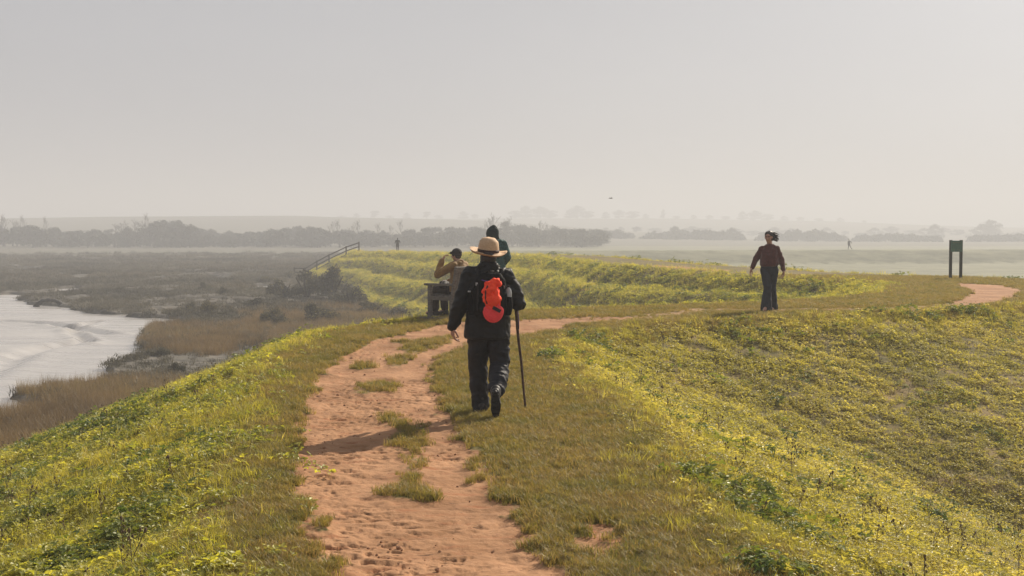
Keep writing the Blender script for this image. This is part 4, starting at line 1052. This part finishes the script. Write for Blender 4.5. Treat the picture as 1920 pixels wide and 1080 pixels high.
# right-hand groups in the fields
D = 'dark bushy tree in the field '
for px, top, w, kd, lab in ((1157, 430, 1.15, 'wide', 'lone rounded thicket standing right of the long tree line'), (1226, 434, 1.2, 'round', D+'at the left end of the middle clump'),
        (1265, 425, 1.1, 'wide', 'tallest dome of the field clump left of the maroon jumper'), (1305, 433, 1.2, 'wide', None), (1338, 434, 1.2, 'wide', None),
        (1372, 428, 1.2, 'wide', 'rounded tree at the right end of the field clump left of the walker'), (1428, 437, 1.2, 'round', 'low tree right behind the head of the walker in maroon'),
        (1485, 430, 1.2, 'wide', 'domed tree right of the walker in maroon'), (1515, 434, 1.2, 'wide', None), (1548, 437, 1.2, 'wide', 'spiky topped tree ending the clump right of the walker in maroon'),
        (1625, 446, 1.6, 'wide', None), (1665, 444, 1.6, 'wide', None), (1700, 445, 1.6, 'wide', None), (1735, 446, 1.6, 'wide', None), (1838, 447, 1.5, 'wide', None), (1875, 443, 1.6, 'wide', None), (1915, 446, 1.5, 'wide', None)):
    tree(px, top-3, 455, rt.uniform(560, 600) if px < 1600 else 690, kd, lab or 'low bushy tree among the hazy clumps across the field', None if lab else 'low trees in the hazy field clumps', w)
tree(1752, 418, 452, 740, 'wide', 'pale hazy tree left of the big dome near the right edge', None, 1.0)
tree(1855, 407, 455, 760, 'wide', 'big pale domed tree in thick haze at far right', None, .95)
# ridge trees on the far hill
for px, top, kd, w in ((640, 401, 'wide', 1.3), (668, 399, 'wide', 1.2), (702, 394, 'round', 1.2), (730, 401, 'wide', 1.3), (762, 398, 'wide', 1.2), (800, 396, 'round', 1.3), (822, 400, 'wide', 1.2), (868, 395, 'wide', 1.3), (890, 400, 'wide', 1.3),
        (965, 389, 'wide', 1.1), (985, 384, 'wide', 1.1), (1012, 384, 'wide', 1.1), (1030, 388, 'wide', 1.1), (1068, 391, 'wide', 1.1), (1082, 382, 'wide', .95), (1100, 390, 'wide', 1.1),
        (1135, 396, 'wide', 1.1), (1160, 391, 'wide', 1.1), (1185, 390, 'wide', 1.1), (1210, 400, 'wide', 1.2), (1243, 391, 'poplar', 1.6), (1268, 402, 'wide', 1.4), (1300, 402, 'wide', 1.4), (1330, 402, 'wide', 1.4), (1360, 402, 'wide', 1.4),
        (1392, 395, 'wide', 1.1), (1415, 392, 'wide', 1.1), (1438, 396, 'wide', 1.1), (1470, 404, 'wide', 1.4), (1500, 405, 'wide', 1.4), (1535, 406, 'wide', 1.4), (1575, 407, 'wide', 1.3), (1620, 412, 'wide', 1.4)):
    lab = {1082: 'domed tree just right of the main crest clump on the far hill', 1243: 'narrow upright tree alone on the skyline of the far hill'}.get(px)
    tree(px, top, 410, rt.uniform(1230, 1300), kd, lab or 'faint round tree on the skyline of the far hill', None if lab else 'trees along the far skyline', w)
# second faint line between the field clumps and the ridge
for k in range(26):
    px = 1130 + k*32 + rt.uniform(-8, 8)
    tree(px, rt.uniform(421, 432), 442, rt.uniform(760, 900), 'wide', 'very faint tree in the haze between the field clumps and far hill', 'faint trees below the far hill', 1.5)
# bushes on the marsh by the foot of the bank
bush_me = [tree_proto('bush', 200+i)[1] for i in range(3)]
stem = MB()
for k in range(7): a = k*.9; stem.tube([(0, 0, -.15), (.15*math.cos(a), .15*math.sin(a), .2), (.38*math.cos(a), .38*math.sin(a), .5)], [.03, .022, .008], 5)
stem_me = np_mesh('stems', stem.v, stem.f, M['bark'])
for i, (px, py, hw, hh, lab) in enumerate(((355, 585, 22, 24, 'round dark shrub on the marsh by the tip of the mudflat'), (392, 588, 24, 30, 'taller dark shrub next to the round one on the marsh'),
        (383, 556, 20, 20, 'dark shrub on the marsh behind the pair near the water'), (418, 553, 18, 20, 'small shrub on the marsh left of the reedy patch'), (480, 577, 34, 22, 'wide low shrub in front of the orange reeds'),
        (432, 590, 22, 14, 'low grey shrub between larger ones on the marsh'), (530, 558, 26, 24, 'grey green shrub left of the thicket at the bank foot'), (575, 556, 36, 34, 'large grey green shrub at the foot of the bank below the fence'),
        (622, 562, 38, 42, 'tallest dark shrub against the foot of the green bank'), (655, 572, 26, 26, 'shrub right of the tallest one at the bank foot'),
        (520, 612, 26, 24, 'low shrub on the marsh just above the grassy crest'), (590, 604, 34, 24, 'dark low shrub in the brown reeds near the crest'), (700, 588, 34, 18, 'low dark scrub where bank and marsh meet'), (740, 596, 30, 14, 'last low scrub in the hollow left of the bench'),
        (490, 497, 14, 10, 'small pale shrub far out on the marsh'), (545, 530, 26, 16, 'hazy scrub on the marsh beneath the fence'), (500, 535, 30, 14, 'hazy low scrub left of the fence foot'),
        (330, 700, 26, 24, 'dark shrub in the brown reeds above the grassy slope'), (300, 668, 30, 22, 'low dark shrub by the near bank of the mudflat'))):
    x_, y_ = at(px, py, MARSH_Z)
    for _ in range(3): x_, y_ = at(px, py, min(gz(x_, y_), MARSH_Z+.5))
    k = y_/FPX; g = gz(x_, y_)
    r = link(bpy.data.objects.new('shrub', None)); r.location = (x_, y_, g); r.rotation_euler = (0, 0, i*1.3); q_ = 1.7 if px > 500 and py > 540 else 1; r.scale = (hw*k*.95*q_, hw*k*.95*q_, hh*k*1.25*q_)
    tag(r, lab, 'shrub', 'shrubs on the salt marsh')
    link(bpy.data.objects.new('foliage', bush_me[i % 3]), r); link(bpy.data.objects.new('stems', stem_me), r)
